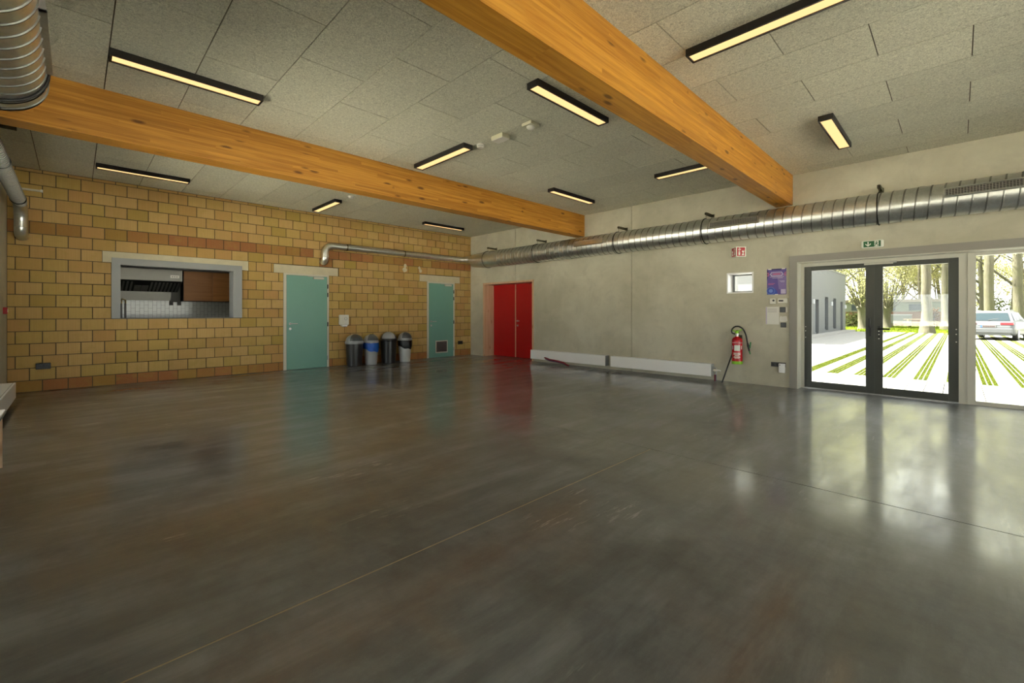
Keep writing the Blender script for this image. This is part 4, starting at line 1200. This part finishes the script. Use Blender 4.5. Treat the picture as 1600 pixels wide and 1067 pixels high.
for r_, mt, d in ((0.082, 'poster_blue', 0.0036), (0.066, 'poster_ring', 0.0040), (0.060, 'poster_blue', 0.0044), (0.032, 'poster_ring', 0.0048)):
    shape(sh, [(2.325 + r_ * math.cos(t), 1.675 + min(r_, 0.062 if r_ > 0.07 else 1) * math.sin(t)) for t in [i * math.pi / 12 for i in range(24)]] if r_ <= 0.066 else
          [(2.30 + r_ * math.cos(t), 1.615 + 1.35 * r_ * math.sin(t)) for t in [i * math.pi / 12 for i in range(13)]], mt, 'print_disc', d - 0.0006, d)
for z, a, b in ((1.915, 2.12, 2.34), (1.895, 2.14, 2.30), (1.84, 2.11, 2.19), (1.825, 2.11, 2.17), (1.80, 2.26, 2.365), (1.785, 2.28, 2.365)):
    flat(sh, a, b, z, z + 0.007, 'poster_pale' if z > 1.82 else 'poster_pink', 'print_line', 0.003, 0.0042)
flat(sh, 2.095, 2.17, 1.622, 1.70, 'poster_pale', 'print_panel', 0.0036, 0.0044)
for y in (2.13, 2.34):
    flat(sh, y - 0.025, y + 0.025, 2.048, 2.066, 'paper', 'adhesive_tape', 0.0036, 0.0042)
flat(sh, 2.21, 2.26, 1.603, 1.618, 'paper', 'adhesive_tape', 0.0036, 0.0042)
# controls
e = empty('thermostat', (XR, 2.29, 1.445), label='small square white thermostat under the poster', cat='thermostat')
B(XR - 0.03, XR, 2.243, 2.335, 1.445, 1.54).build('housing', 'white_plastic', e, bevel=0.006)
MB().cyl((XR - 0.03, 2.275, 1.505), (XR - 0.04, 2.275, 1.505), 0.017, 14).build('dial', 'dark_switch', e, smooth=True)
e = empty('heating_controller', (XR, 2.137, 1.455), label='oblong white room controller with a small display under the poster', cat='controller')
B(XR - 0.03, XR, 2.064, 2.210, 1.457, 1.538).build('housing', 'white_plastic', e, bevel=0.006)
B(XR - 0.032, XR - 0.029, 2.125, 2.195, 1.485, 1.512).build('display', 'dark_switch', e)
e = empty('notice', (XR, 2.30, 1.085), label='white paper notice in a clear sleeve above the wall socket', cat='notice')
s_ = flat(e, 2.195, 2.405, 1.085, 1.395, 'paper', 'sheet', 0.001, 0.003)
for k in range(5):
    flat(s_, 2.225 + 0.006 * (k % 2), 2.375, 1.36 - 0.016 * k, 1.366 - 0.016 * k, 'paper_grey', 'print_line', 0.003, 0.0036)
flat(s_, 2.388, 2.402, 1.088, 1.392, 'poster_pale', 'sleeve_edge', 0.003, 0.0038)
def switch(y0, y1, z0, z1, label, keys):
    e = empty('light_switch', (XR, (y0 + y1) / 2, z0), label=label, cat='switch')
    B(XR - 0.012, XR, y0, y1, z0, z1).build('plate', 'dark_switch', e, bevel=0.003)
    for k in range(keys):
        w = (y1 - y0 - 0.02) / keys
        B(XR - 0.016, XR - 0.010, y0 + 0.01 + w * k + 0.001, y0 + 0.01 + w * (k + 1) - 0.001, z0 + 0.01, z1 - 0.01).build('rocker', 'graphite_plastic', e)
switch(2.098, 2.184, 1.297, 1.388, 'dark square light switch beside the paper notice', 2)
switch(2.086, 2.172, 1.035, 1.12, 'dark square light switch under the crumpled note', 2)
e = empty('note', (XR, 2.08, 1.30), label='narrow white sticker beside the upper light switch', cat='note')
flat(e, 2.068, 2.094, 1.30, 1.385, 'paper', 'sheet', 0.001, 0.003)
flat(e, 2.072, 2.090, 1.365, 1.37, 'paper_grey', 'print_line', 0.003, 0.0036)
e = empty('note', (XR, 2.13, 1.135), label='crumpled white note between the two light switches', cat='note')
shape(e, [(2.068, 1.15), (2.10, 1.133), (2.185, 1.135), (2.186, 1.20), (2.178, 1.235), (2.15, 1.222), (2.08, 1.232), (2.074, 1.19)], 'paper', 'sheet', 0.001, 0.004)
for k in range(3):
    flat(e, 2.09, 2.165, 1.205 - 0.022 * k, 1.211 - 0.022 * k, 'paper_grey', 'print_line', 0.004, 0.0046)
e = empty('wall_socket', (XR, 2.21, 0.31), label='dark triple wall socket strip beside the entrance casing', cat='socket')
B(XR - 0.012, XR, 2.094, 2.320, 0.345, 0.425).build('plate', 'dark_switch', e, bevel=0.003)
for y in (2.285, 2.21, 2.135):
    MB().lathe([(0.026, 0), (0.026, 0.004), (0.018, 0.001)], 16).xf(Matrix.Translation((XR - 0.012, y, 0.385)) @ Matrix.Rotation(-math.pi / 2, 4, 'Y')).build('socket_insert', 'black_plastic', e, smooth=True)
e = empty('plug_in_device', (XR, 2.14, 0.25), label='white plug-in device hanging from the wall socket strip', cat='device')
B(XR - 0.055, XR - 0.014, 2.098, 2.192, 0.252, 0.41).build('housing', 'white_enamel', e, bevel=0.008)
B(XR - 0.0565, XR - 0.054, 2.165, 2.178, 0.375, 0.395).build('indicator', 'graphite_plastic', e)
# exit sign
e = empty('exit_sign', (XR, 0.925, 2.26), label='green and white emergency exit sign over the glass door', cat='sign')
y0, y1, z0, z1 = 0.79, 1.06, 2.285, 2.402
B(XR - 0.05, XR, y0, y1, z0, z1).build('housing', 'sign_white', e, bevel=0.022)
fld = B(XR - 0.0525, XR - 0.0495, y0 + 0.035, y1 - 0.03, z0 + 0.014, z1 - 0.014).build('sign_field', 'sign_green', e)
def xs_(pts): MB().prism(pts, lambda y, z: (XR - 0.0535, y, z), lambda y, z: (XR - 0.0524, y, z)).build('pictogram', 'sign_white', fld)
ac, zc = 0.975, z0 + 0.058      # down arrow
xs_([(ac + 0.008, zc + 0.036), (ac - 0.008, zc + 0.036), (ac - 0.008, zc - 0.02), (ac + 0.008, zc - 0.02)])
xs_([(ac, zc - 0.038), (ac + 0.034, zc - 0.004), (ac + 0.034, zc + 0.014), (ac, zc - 0.018)])
xs_([(ac, zc - 0.038), (ac, zc - 0.018), (ac - 0.034, zc + 0.014), (ac - 0.034, zc - 0.004)])
dr = B(XR - 0.0532, XR - 0.0524, 0.848, 0.900, z0 + 0.018, z1 - 0.018).build('door_mark', 'sign_white', fld)
def run(pts): MB().prism(pts, lambda y, z: (XR - 0.0542, y, z), lambda y, z: (XR - 0.0531, y, z)).build('running_figure', 'sign_green', fld)
run([(0.874 + 0.007 * math.cos(t), z1 - 0.030 + 0.007 * math.sin(t)) for t in [i * math.pi / 5 for i in range(10)]])
run([(0.868, z1 - 0.038), (0.882, z1 - 0.042), (0.884, z1 - 0.070), (0.870, z1 - 0.068)])
run([(0.884, z1 - 0.044), (0.898, z1 - 0.052), (0.896, z1 - 0.058), (0.880, z1 - 0.052)])
run([(0.870, z1 - 0.044), (0.852, z1 - 0.040), (0.852, z1 - 0.046), (0.870, z1 - 0.054)])
run([(0.884, z1 - 0.066), (0.896, z1 - 0.080), (0.908, z1 - 0.082), (0.908, z1 - 0.089), (0.891, z1 - 0.088), (0.876, z1 - 0.072)])
run([(0.876, z1 - 0.066), (0.858, z1 - 0.078), (0.862, z1 - 0.096), (0.856, z1 - 0.097), (0.850, z1 - 0.075), (0.868, z1 - 0.062)])

# ------------------------------------------------------------------ outside: yard
OG = -0.02
ground = B(-90, 110, -90, 90, -0.40, -0.14).build('ground', 'field')
tag(ground, 'open ground around the hall', 'ground', kind='structure')
yard = B(XR + WT, 40.2, -9, 5.8, -0.14, -0.062).build('pavement', 'paver_bed')
tag(yard, 'pale paved yard with grass joints outside the glass door', 'pavement', kind='structure')
SP, SLN = 0.2345, 0.86
slabs = []
XS0 = 11.70
grass_rows = []
Y0 = 0.058          # centre line of one grassed row
def row_is_grass(i): return i % 2 == 0
far = MB()
pav = {}
def slab_obj(x0, x1, yc, w, name):
    k = (round(x1 - x0, 3), round(w, 3))
    if k not in pav:
        pav[k] = B(-k[0] / 2 + 0.006, k[0] / 2 - 0.006, -k[1] / 2 + 0.007, k[1] / 2 - 0.007, -0.05, 0).mesh('paving_slab', 'paver')
    o = link(name, pav[k], yard)
    o.location = ((x0 + x1) / 2, yc, OG)
npar = 0
for i in range(-36, 25):
    yc = Y0 + SP * i
    near = -12 <= i <= 10
    x = XR + WT
    for k in range(3):
        if near: slab_obj(x, x + SLN - 0.012, yc, SP, 'paving_slab')
        else: far.box(x + 0.003, x + SLN - 0.015, yc - SP / 2 + 0.003, yc + SP / 2 - 0.003, OG - 0.05, OG)
        x += SLN - 0.012
    grass = row_is_grass(i) and yc < 2.6 and yc > -8.5
    x = XS0
    stop = 40.1
    while x < stop - 0.1:
        x2 = min(x + SLN, stop)
        part = near and x < XS0 + SLN * 4 - 0.1
        if not grass:
            if part: slab_obj(x, x2, yc, SP, 'paving_slab')
            else: far.box(x + 0.003, x2 - 0.003, yc - SP / 2 + 0.003, yc + SP / 2 - 0.003, OG - 0.05, OG)
        else:
            for q in (-0.107, -0.037, 0.037, 0.107):
                w = 0.016
                far.box(x, x2, yc + q - w / 2, yc + q + w / 2, OG - 0.05, OG - 0.002)
        x = x2
    if grass: grass_rows.append(yc)
tag(far.build('paving_run', 'paver', yard), kind='stuff')
gm = MB()
gr = random.Random(11)
for yc in grass_rows:
    for q in (-0.072, 0.0, 0.072):
        gm.box(XS0, 39.9, yc + q - 0.029, yc + q + 0.029, OG - 0.06, OG + 0.004)
        x = XS0
        while x < 24:
            dens = 0.022 if x < 16 else 0.05
            x += dens * gr.uniform(0.5, 1.5)
            yy = yc + q + gr.uniform(-0.020, 0.020)
            hgt, wd = gr.uniform(0.008, 0.022), gr.uniform(0.004, 0.009) * (1 if x < 16 else 2)
            a = gr.uniform(0, math.pi)
            b = len(gm.v)
            gm.v += [(x - wd * math.cos(a), yy - wd * math.sin(a), OG + 0.002), (x + wd * math.cos(a), yy + wd * math.sin(a), OG + 0.002), (x + gr.uniform(-0.015, 0.015), yy + gr.uniform(-0.015, 0.015), OG + 0.002 + hgt)]
            gm.f.append([b, b + 1, b + 2])
gs = gm.build('grass_strips', 'grass_blade', fix=False)
tag(gs, 'green grass growing in the slots of the yard paving', 'grass', kind='stuff')
lawn = B(40.2, 64, -16, 22, -0.14, -0.03).build('lawn', 'soil_grass')
tag(lawn, 'bright green lawn beyond the paving', 'lawn', kind='structure')
gm = MB()
for i in range(16000):
    x, y = gr.uniform(40.2, 56), gr.uniform(-8, 12)
    hgt, wd = gr.uniform(0.05, 0.16), gr.uniform(0.03, 0.06)
    a = gr.uniform(0, math.pi)
    b = len(gm.v)
    gm.v += [(x - wd * math.cos(a), y - wd * math.sin(a), -0.03), (x + wd * math.cos(a), y + wd * math.sin(a), -0.03), (x + gr.uniform(-0.05, 0.05), y + gr.uniform(-0.05, 0.05), -0.03 + hgt)]
    gm.f.append([b, b + 1, b + 2])
tag(gm.build('lawn_grass', 'lawn_blade', fix=False), 'short bright grass on the lawn beyond the paving', 'grass', kind='stuff')

# grey annex
FY = 5.8
e = empty('annex_building', (32, FY, 0), label='flat-roofed grey annex with narrow upright windows', cat='building')
AN = [(30.43, 31.31, 0.0, 2.09), (33.0, 34.0, 0.22, 2.30), (35.55, 36.56, 0.25, 2.27), (38.16, 39.0, 0.0, 2.1)]
fm = MB()
for a, b, c, d in cells(22.0, 40.1, 0.0, 4.03, AN): fm.box(a, b, FY, FY + 0.3, c, d)
fm.box(22.0, 40.1, FY + 0.3, FY + 8, 0.0, 4.03)
fm.build('wall', 'facade_grey', e)
B(21.95, 40.15, FY - 0.04, FY + 8.04, 4.03, 4.10).build('roof_edge', 'graphite_plastic', e)
B(22.0, 40.3, FY - 0.55, FY, -0.06, 0.09).build('plinth', 'paver', e)
for a, b, c, d in AN:
    w = B(a, b, FY + 0.14, FY + 0.22, c, d).build('window' if c else 'door', 'graphite_plastic', e)
    B(a + 0.07, b - 0.07, FY + 0.12, FY + 0.15, c + 0.07 + (0.1 if not c else 0), d - 0.07).build('pane', 'facade_pane', w)
for x, z in ((29.7, 1.95), (34.85, 1.9), (39.75, 1.75)):
    B(x - 0.07, x + 0.07, FY - 0.10, FY, z - 0.13, z + 0.13).build('wall_lamp', 'silver_plastic', e, bevel=0.02)

# low brick outbuilding
BX = 62.0
e = empty('brick_outbuilding', (BX, 2.5, 0), label='long low brick shed with pale upper wall behind the lawn', cat='building')
B(BX, BX + 6, -0.6, 9.5, -0.1, 1.45).build('brick_base', 'red_brick', e)
B(BX + 0.05, BX + 6, -0.6, 9.5, 1.45, 2.45).build('upper_wall', 'pale_render', e)
B(BX - 0.5, BX + 6.5, -1.0, 9.9, 2.45, 2.75).build('roof', 'roof_pink', e)
for y in (2.2, 4.6, 7.0):
    w = B(BX - 0.02, BX + 0.06, y, y + 1.5, 1.5, 2.3).build('window', 'pale_render', e)
    B(BX - 0.04, BX - 0.02, y + 0.08, y + 1.42, 1.58, 2.22).build('pane', 'facade_pane', w)
e = empty('garden_crate', (58, 3.9, 0), label='grey storage crate standing before the brick shed', cat='crate')
B(57.5, 58.6, 3.2, 4.7, 0.28, 1.1).build('crate_body', 'pale_render', e)
B(57.45, 58.65, 3.15, 4.75, 1.1, 1.18).build('crate_lid', 'silver_plastic', e)
for x in (57.6, 58.5):
    for y in (3.3, 4.6):
        B(x - 0.06, x + 0.06, y - 0.06, y + 0.06, -0.03, 0.28).build('foot', 'steel_bracket', e)
e = empty('picnic_table', (55.5, 2.6, 0), label='wooden picnic table on the lawn', cat='table')
B(55.0, 55.8, 1.8, 3.6, 0.70, 0.76).build('table_top', 'pine', e)
for x in (54.5, 56.05):
    B(x, x + 0.26, 1.8, 3.6, 0.42, 0.47).build('seat', 'pine', e)
for y in (2.1, 3.3):
    B(55.0, 55.1, y - 0.04, y + 0.04, -0.03, 0.70).build('leg', 'pine', e)
    B(55.7, 55.8, y - 0.04, y + 0.04, -0.03, 0.70).build('leg', 'pine', e)
    B(54.5, 56.31, y - 0.03, y + 0.03, 0.34, 0.42).build('cross_rail', 'pine', e)

# ------------------------------------------------------------------ the parked car
def car(x, y, rz, z):
    e = empty('estate_car', (x, y, z), rz, label='silver estate car parked with its rear towards the hall', cat='car')
    L = 4.5
    # stations along the length: (x from the rear, half width, z low, z belt)
    st = [(0.0, 0.70, 0.46, 0.62), (0.03, 0.78, 0.36, 0.84), (0.12, 0.845, 0.28, 0.92), (0.5, 0.868, 0.24, 0.94), (1.6, 0.875, 0.22, 0.93), (2.9, 0.875, 0.22, 0.91), (3.25, 0.865, 0.22, 0.90), (4.0, 0.83, 0.24, 0.80), (4.35, 0.74, 0.28, 0.70), (4.5, 0.55, 0.36, 0.60)]
    mb = MB()
    rows = []
    for sx, hw, zl, zb in st:
        zm = zl + (zb - zl) * 0.45
        ring_ = [(-hw + 0.06, zl), (-hw, zl + 0.07), (-hw - 0.012, zm), (-hw + 0.015, zb - 0.05), (-hw + 0.07, zb), (hw - 0.07, zb), (hw - 0.015, zb - 0.05), (hw + 0.012, zm), (hw, zl + 0.07), (hw - 0.06, zl)]
        b = len(mb.v)
        mb.v += [(sx, q, w) for q, w in ring_]
        rows.append(b)
    n = 10
    for a, b in zip(rows, rows[1:]):
        for k in range(n):
            k2 = (k + 1) % n
            mb.f.append([a + k, a + k2, b + k2, b + k])
    mb.f.append([rows[0] + k for k in range(n)][::-1]); mb.f.append([rows[-1] + k for k in range(n)])
    body = mb.build('body', 'car_silver', e, smooth=True, local=True)
    # cabin
    cb = [(0.10, 0.80, 0.92), (0.42, 0.66, 1.36), (0.75, 0.63, 1.42), (2.0, 0.62, 1.43), (2.55, 0.63, 1.37), (3.30, 0.78, 0.90)]
    lo = [(0.10, 0.80), (0.42, 0.80), (0.75, 0.80), (2.0, 0.80), (2.55, 0.80), (3.30, 0.79)]
    mb = MB()
    rows = []
    for (sx, hw, zt), (_, hb) in zip(cb, lo):
        b = len(mb.v)
        mb.v += [(sx, -hb, 0.90), (sx, -hw - 0.01, max(zt - 0.06, 0.905)), (sx, -hw + 0.09, zt), (sx, hw - 0.09, zt), (sx, hw + 0.01, max(zt - 0.06, 0.905)), (sx, hb, 0.90)]
        rows.append(b)
    for a, b in zip(rows, rows[1:]):
        for k in range(5):
            mb.f.append([a + k, a + k + 1, b + k + 1, b + k])
    mb.f.append([rows[0] + k for k in range(6)][::-1])
    mb.build('cabin', 'car_silver', e, smooth=True, local=True)
    # rear screen and side glass, slightly proud
    mb = MB()
    mb.v = [(0.10, -0.70, 0.955), (0.10, 0.70, 0.955), (0.345, 0.585, 1.32), (0.345, -0.585, 1.32), (0.135, -0.70, 0.955), (0.135, 0.70, 0.955), (0.38, 0.585, 1.32), (0.38, -0.585, 1.32)]
    mb.f = [[0, 1, 2, 3], [4, 7, 6, 5], [0, 4, 5, 1], [2, 6, 7, 3], [1, 5, 6, 2], [0, 3, 7, 4]]
    mb.build('rear_window', 'car_glass', e, local=True)
    for s in (-1, 1):
        for x0, x1, t0, t1 in ((0.42, 1.02, 0.62, 1.02), (1.09, 1.86, 1.09, 1.86), (1.93, 2.80, 1.93, 2.42)):
            mb = MB()
            yb, yt = 0.802, 0.668
            mb.v = [(x0, s * yb, 0.955), (x1, s * yb, 0.955), (t1, s * yt, 1.33), (t0, s * yt, 1.33), (x0, s * (yb - 0.03), 0.955), (x1, s * (yb - 0.03), 0.955), (t1, s * (yt - 0.03), 1.33), (t0, s * (yt - 0.03), 1.33)]
            mb.f = [[0, 1, 2, 3], [4, 7, 6, 5], [0, 4, 5, 1], [2, 6, 7, 3], [1, 5, 6, 2], [0, 3, 7, 4]]
            mb.build('side_window', 'car_glass', e, local=True)
        MB().box(0.005, 0.16, s * 0.40, s * 0.83, 0.745, 0.86).build('tail_lamp', 'tail_lamp', e, local=True, bevel=0.012)
        m = MB().box(2.62, 2.80, s * 0.86, s * 1.06, 0.93, 1.07).build('mirror', 'graphite_plastic', e, local=True, bevel=0.03)
        MB().tube([(0.7, s * 0.56, 1.425), (0.78, s * 0.57, 1.455), (1.9, s * 0.57, 1.465), (2.0, s * 0.56, 1.435)], 0.014, 8).build('roof_rail', 'graphite_plastic', e, local=True, smooth=True)
        MB().box(4.30, 4.47, s * 0.42, s * 0.72, 0.56, 0.68).build('head_lamp', 'white_plastic', e, local=True, bevel=0.02)
        for x0 in (0.86, 3.55):
            wl = MB().tube([(x0, s * 0.70, 0.315), (x0, s * 0.878, 0.315)], 0.315, 28).build('wheel', 'rubber', e, local=True, smooth=True)
            MB().tube([(x0, s * 0.872, 0.315), (x0, s * 0.886, 0.315)], 0.205, 20).build('rim', 'silver_plastic', wl, local=True, smooth=True)
    bp = MB().box(-0.035, 0.12, -0.80, 0.80, 0.36, 0.58).build('bumper', 'car_silver', e, local=True, bevel=0.03)
    MB().box(0.05, 0.3, -0.72, 0.72, 0.24, 0.36).build('bumper_skirt', 'graphite_plastic', bp, local=True)
    pl = MB().box(-0.012, 0.02, -0.26, 0.26, 0.615, 0.73).build('number_plate', 'plate_white', e, local=True)
    MB().box(-0.016, -0.011, 0.205, 0.255, 0.62, 0.725).build('plate_band', 'plate_blue', pl, local=True)
    for k in range(7):
        y0 = 0.17 - k * 0.058
        MB().box(-0.016, -0.011, y0 - 0.038, y0, 0.64, 0.705).build('plate_mark', 'plate_mark', pl, local=True)
    MB().tube([(0.11, 0.02, 0.95), (0.10, 0.0, 0.965), (0.17, -0.32, 1.05)], 0.012, 8).build('wiper', 'rubber', e, local=True)
    MB().box(0.004, 0.05, -0.36, 0.36, 0.735, 0.765).build('tailgate_handle', 'silver_plastic', e, local=True)
    MB().tube([(0.2, 0.35, 0.24), (-0.02, 0.35, 0.24)], 0.03, 10).build('exhaust', 'steel_bracket', e, local=True, smooth=True)
    return e
car(31.4, -1.02, -0.19, -0.02)

# ------------------------------------------------------------------ trees and bushes
def grow(seed, height, r0, levels, spread, lean=0.02, nseg=9, first=0.25, nb=(5, 4, 3)):
    rg = random.Random(seed)
    wood, tips = MB(), []
    def branch(p, d, length, r, lev, sides):
        seg = max(3, int(nseg / (lev + 1)) + 1)
        pts, rs = [p], [r]
        q, dd = Vector(p), Vector(d)
        for i in range(seg):
            dd = (dd + Vector((rg.uniform(-1, 1), rg.uniform(-1, 1), rg.uniform(-0.3, 0.9))) * (0.05 + 0.09 * lev)).normalized()
            q = q + dd * length / seg
            pts.append(q.copy())
            rs.append(max(r * (1 - 0.75 * (i + 1) / seg), 0.006))
        wood.tube(pts, rs, sides, caps=False)
        if lev >= levels - 1:
            tips.extend(pts[1:])
        if lev < levels:
            for k in range(nb[min(lev, len(nb) - 1)]):
                f = first + (1 - first) * (k + rg.random()) / nb[min(lev, len(nb) - 1)] if lev == 0 else rg.uniform(0.3, 1.0)
                i = min(int(f * seg), seg - 1)
                base = pts[i].lerp(pts[i + 1], f * seg - i) if f * seg - i <= 1 else pts[i + 1]
                a = rg.uniform(0, 2 * math.pi)
                nd = (dd * (0.55 if lev else 0.7) + Vector((math.cos(a), math.sin(a), 0.15)) * spread).normalized()
                branch(base, nd, length * rg.uniform(0.38, 0.6), rs[i] * rg.uniform(0.42, 0.62), lev + 1, max(4, sides - 2))
    branch(Vector((0, 0, -0.1)), Vector((lean * rg.uniform(-1, 1), lean * rg.uniform(-1, 1), 1)), height, r0, 0, 12)
    return wood, tips, rg
def leafage(tips, rg, per, size, spread):
    lm = MB()
    for t in tips:
        for k in range(per):
            p = t + Vector((rg.gauss(0, spread), rg.gauss(0, spread), rg.gauss(0, spread)))
            u = Vector((rg.uniform(-1, 1), rg.uniform(-1, 1), rg.uniform(-1, 1))).normalized()
            v = u.cross(Vector((rg.uniform(-1, 1), rg.uniform(-1, 1), rg.uniform(-1, 1)))).normalized()
            s = size * rg.uniform(0.6, 1.3)
            b = len(lm.v)
            lm.v += [tuple(p - u * s), tuple(p + v * s * 0.5), tuple(p + u * s), tuple(p - v * s * 0.5)]
            lm.f.append([b, b + 1, b + 2, b + 3])
    return lm
kinds = []
for seed, hgt, r0, sp, per in ((1, 13, 0.20, 0.9, 9), (2, 12, 0.15, 0.8, 10), (5, 14, 0.24, 0.85, 8), (9, 9, 0.11, 1.0, 11)):
    w, tips, rg = grow(seed, hgt, r0, 3, sp, 0.06, 9, 0.14, (11, 5, 3))
    kinds.append((w.mesh('trunk', 'bark', True, fix=False), leafage(tips, rg, int(per * 2.2), 0.075, 0.42).mesh('foliage', 'leaf_spring', fix=False)))
def tree(x, y, k, s, rz, label, group, r=1.0):
    e = empty('tree', (x, y, -0.05), rz, label=label, cat='tree', group=group)
    e.scale = (s * r, s * r, s)
    link('trunk', kinds[k][0], e, True)
    tag(link('foliage', kinds[k][1], e, True), kind='stuff')
tr = random.Random(21)
WOOD = 'slender spring trees in the wood behind the lawn'
spots = []
for i in range(26):
    yy = -9 + i * 0.98 + tr.uniform(-0.4, 0.4)
    spots.append((tr.uniform(66, 88) if i % 2 else tr.uniform(50, 60), yy))
for i, (x, y) in enumerate(spots):
    if x < 62 and (0.4 < y < 5.2): x += 18
    tree(x, y * (x / 55.0) ** 0.5, i % 4, tr.uniform(0.85, 1.2), tr.uniform(0, 6.28), 'slender tree with fresh yellow-green leaves in the wood behind the lawn', WOOD)
def big_trunk(x, y, r, h, label, seed, lean):
    e = empty('tree', (x, y, -0.05), 0, label=label, cat='tree')
    rg = random.Random(seed)
    pts, rs = [], []
    for i in range(15):
        f = i / 14
        pts.append((x + lean * f + rg.uniform(-0.03, 0.03), y + rg.uniform(-0.03, 0.03) + 0.06 * math.sin(4 * f), -0.1 + h * f))
        rs.append(r * (1.0 - 0.22 * f + 0.75 * math.exp(-f * 22)))
    MB().tube(pts, rs, 20).build('trunk', 'bark', e, smooth=True)
    for k in range(6):
        f = rg.uniform(0.62, 0.98)
        p = Vector(pts[int(f * 14)])
        a = rg.uniform(0, 6.28)
        d = Vector((math.cos(a), math.sin(a), 0.5))
        MB().tube([p, p + d * 1.2, p + d * 2.4 + Vector((0, 0, 0.7)), p + d * 3.2 + Vector((0, 0, 1.8))], [0.11, 0.08, 0.05, 0.02], 8).build('branch', 'bark', e, smooth=True)
big_trunk(39.6, 1.42, 0.26, 12, 'thickest pale tree trunk standing at the edge of the paving', 3, 0.0)
big_trunk(47.5, 0.62, 0.27, 12, 'second thick trunk on the lawn beside the thickest one', 4, 0.15)
big_trunk(46.0, -1.60, 0.27, 12, 'thick pale trunk rising behind the parked car roof', 6, -0.1)
big_trunk(47.0, -3.0, 0.27, 12, 'forked looking trunk behind the mirror of the parked car', 8, 0.2)
# pollard willow beside the annex
def pollard(x, y, h, label, seed):
    e = empty('pollard_willow', (x, y, -0.05), 0, label=label, cat='tree')
    rg = random.Random(seed)
    MB().tube([(x, y, -0.1), (x + 0.03, y, 0.2), (x, y + 0.04, h * 0.5), (x, y, h * 0.85), (x, y, h), (x, y, h + 0.25)], [0.40, 0.29, 0.25, 0.30, 0.42, 0.2], 16).build('trunk', 'bark', e, smooth=True)
    sh, tips = MB(), []
    for k in range(70):
        a, t = rg.uniform(0, 6.28), rg.uniform(0.1, 1.0)
        d = Vector((math.cos(a) * t, math.sin(a) * t, 1.0)).normalized()
        p = Vector((x + 0.4 * math.cos(a) * t, y + 0.4 * math.sin(a) * t, h))
        ln_ = rg.uniform(1.6, 3.4)
        pts = [p + d * ln_ * f + Vector((0, 0, 0.25 * ln_ * f * f)) for f in (0, 0.35, 0.7, 1.0)]
        sh.tube(pts, [0.035, 0.025, 0.016, 0.006], 5, caps=False)
        tips += pts[1:] + [pts[1].lerp(pts[2], 0.5), pts[2].lerp(pts[3], 0.5)]
    tag(sh.build('shoots', 'bark', e, fix=False), kind='stuff')
    tag(leafage(tips, rg, 4, 0.07, 0.16).build('foliage', 'leaf_spring', e, fix=False), kind='stuff')
pollard(44.5, 5.35, 1.75, 'squat pollard willow beside the grey annex', 31)
pollard(49.5, 4.3, 1.7, 'squat pollard willow partly behind the glass door stile', 33)
def bush(x, y, rx, ry, rz_, n, leaf, label, seed, group=None):
    e = empty('bush', (x, y, -0.05), 0, label=label, cat='bush', group=group)
    rg = random.Random(seed)
    st, tips = MB(), []
    for k in range(18):
        a, t = rg.uniform(0, 6.28), rg.uniform(0.1, 1)
        p1 = Vector((x + rx * t * math.cos(a), y + ry * t * math.sin(a), rz_ * rg.uniform(0.5, 1.0)))
        st.tube([(x + 0.1 * math.cos(a), y + 0.1 * math.sin(a), -0.06), Vector((x, y, 0)).lerp(p1, 0.5) + Vector((0, 0, 0.25)), p1], [0.04, 0.025, 0.008], 5, caps=False)
    tag(st.build('stems', 'bark', e, fix=False), kind='stuff')
    for k in range(n):
        a, t, q = rg.uniform(0, 6.28), rg.random() ** 0.4, rg.random()
        tips.append(Vector((x + rx * t * math.cos(a) * (1 - 0.4 * q), y + ry * t * math.sin(a) * (1 - 0.4 * q), 0.05 + rz_ * q)))
    tag(leafage(tips, rg, 3, 0.11, 0.14).build('foliage', leaf, e, fix=False), kind='stuff')
bush(58.5, -3.2, 1.6, 2.6, 2.4, 700, 'leaf_dark', 'dark green bush behind the parked car', 1)
bush(52, -6.3, 1.5, 2.2, 2.3, 600, 'leaf_russet', 'russet orange bush beside the parked car mirror', 2)
bush(60.5, -0.9, 1.0, 1.3, 2.2, 420, 'leaf_spring', 'yellow-green bush at the end of the brick shed', 3)
bush(57, 1.75, 0.6, 0.6, 1.6, 240, 'leaf_russet', 'small russet shrub before the brick shed', 4)
bush(52, 7.3, 1.3, 1.8, 1.1, 420, 'leaf_dark', 'low green bush by the annex corner', 5)
bush(66, -6.5, 2.0, 3.2, 3.4, 700, 'leaf_spring', 'tall pale bush at the edge of the wood', 6)
bush(68, 9.2, 2.0, 3.0, 3.0, 600, 'leaf_spring', 'pale bush between annex and brick shed', 7)
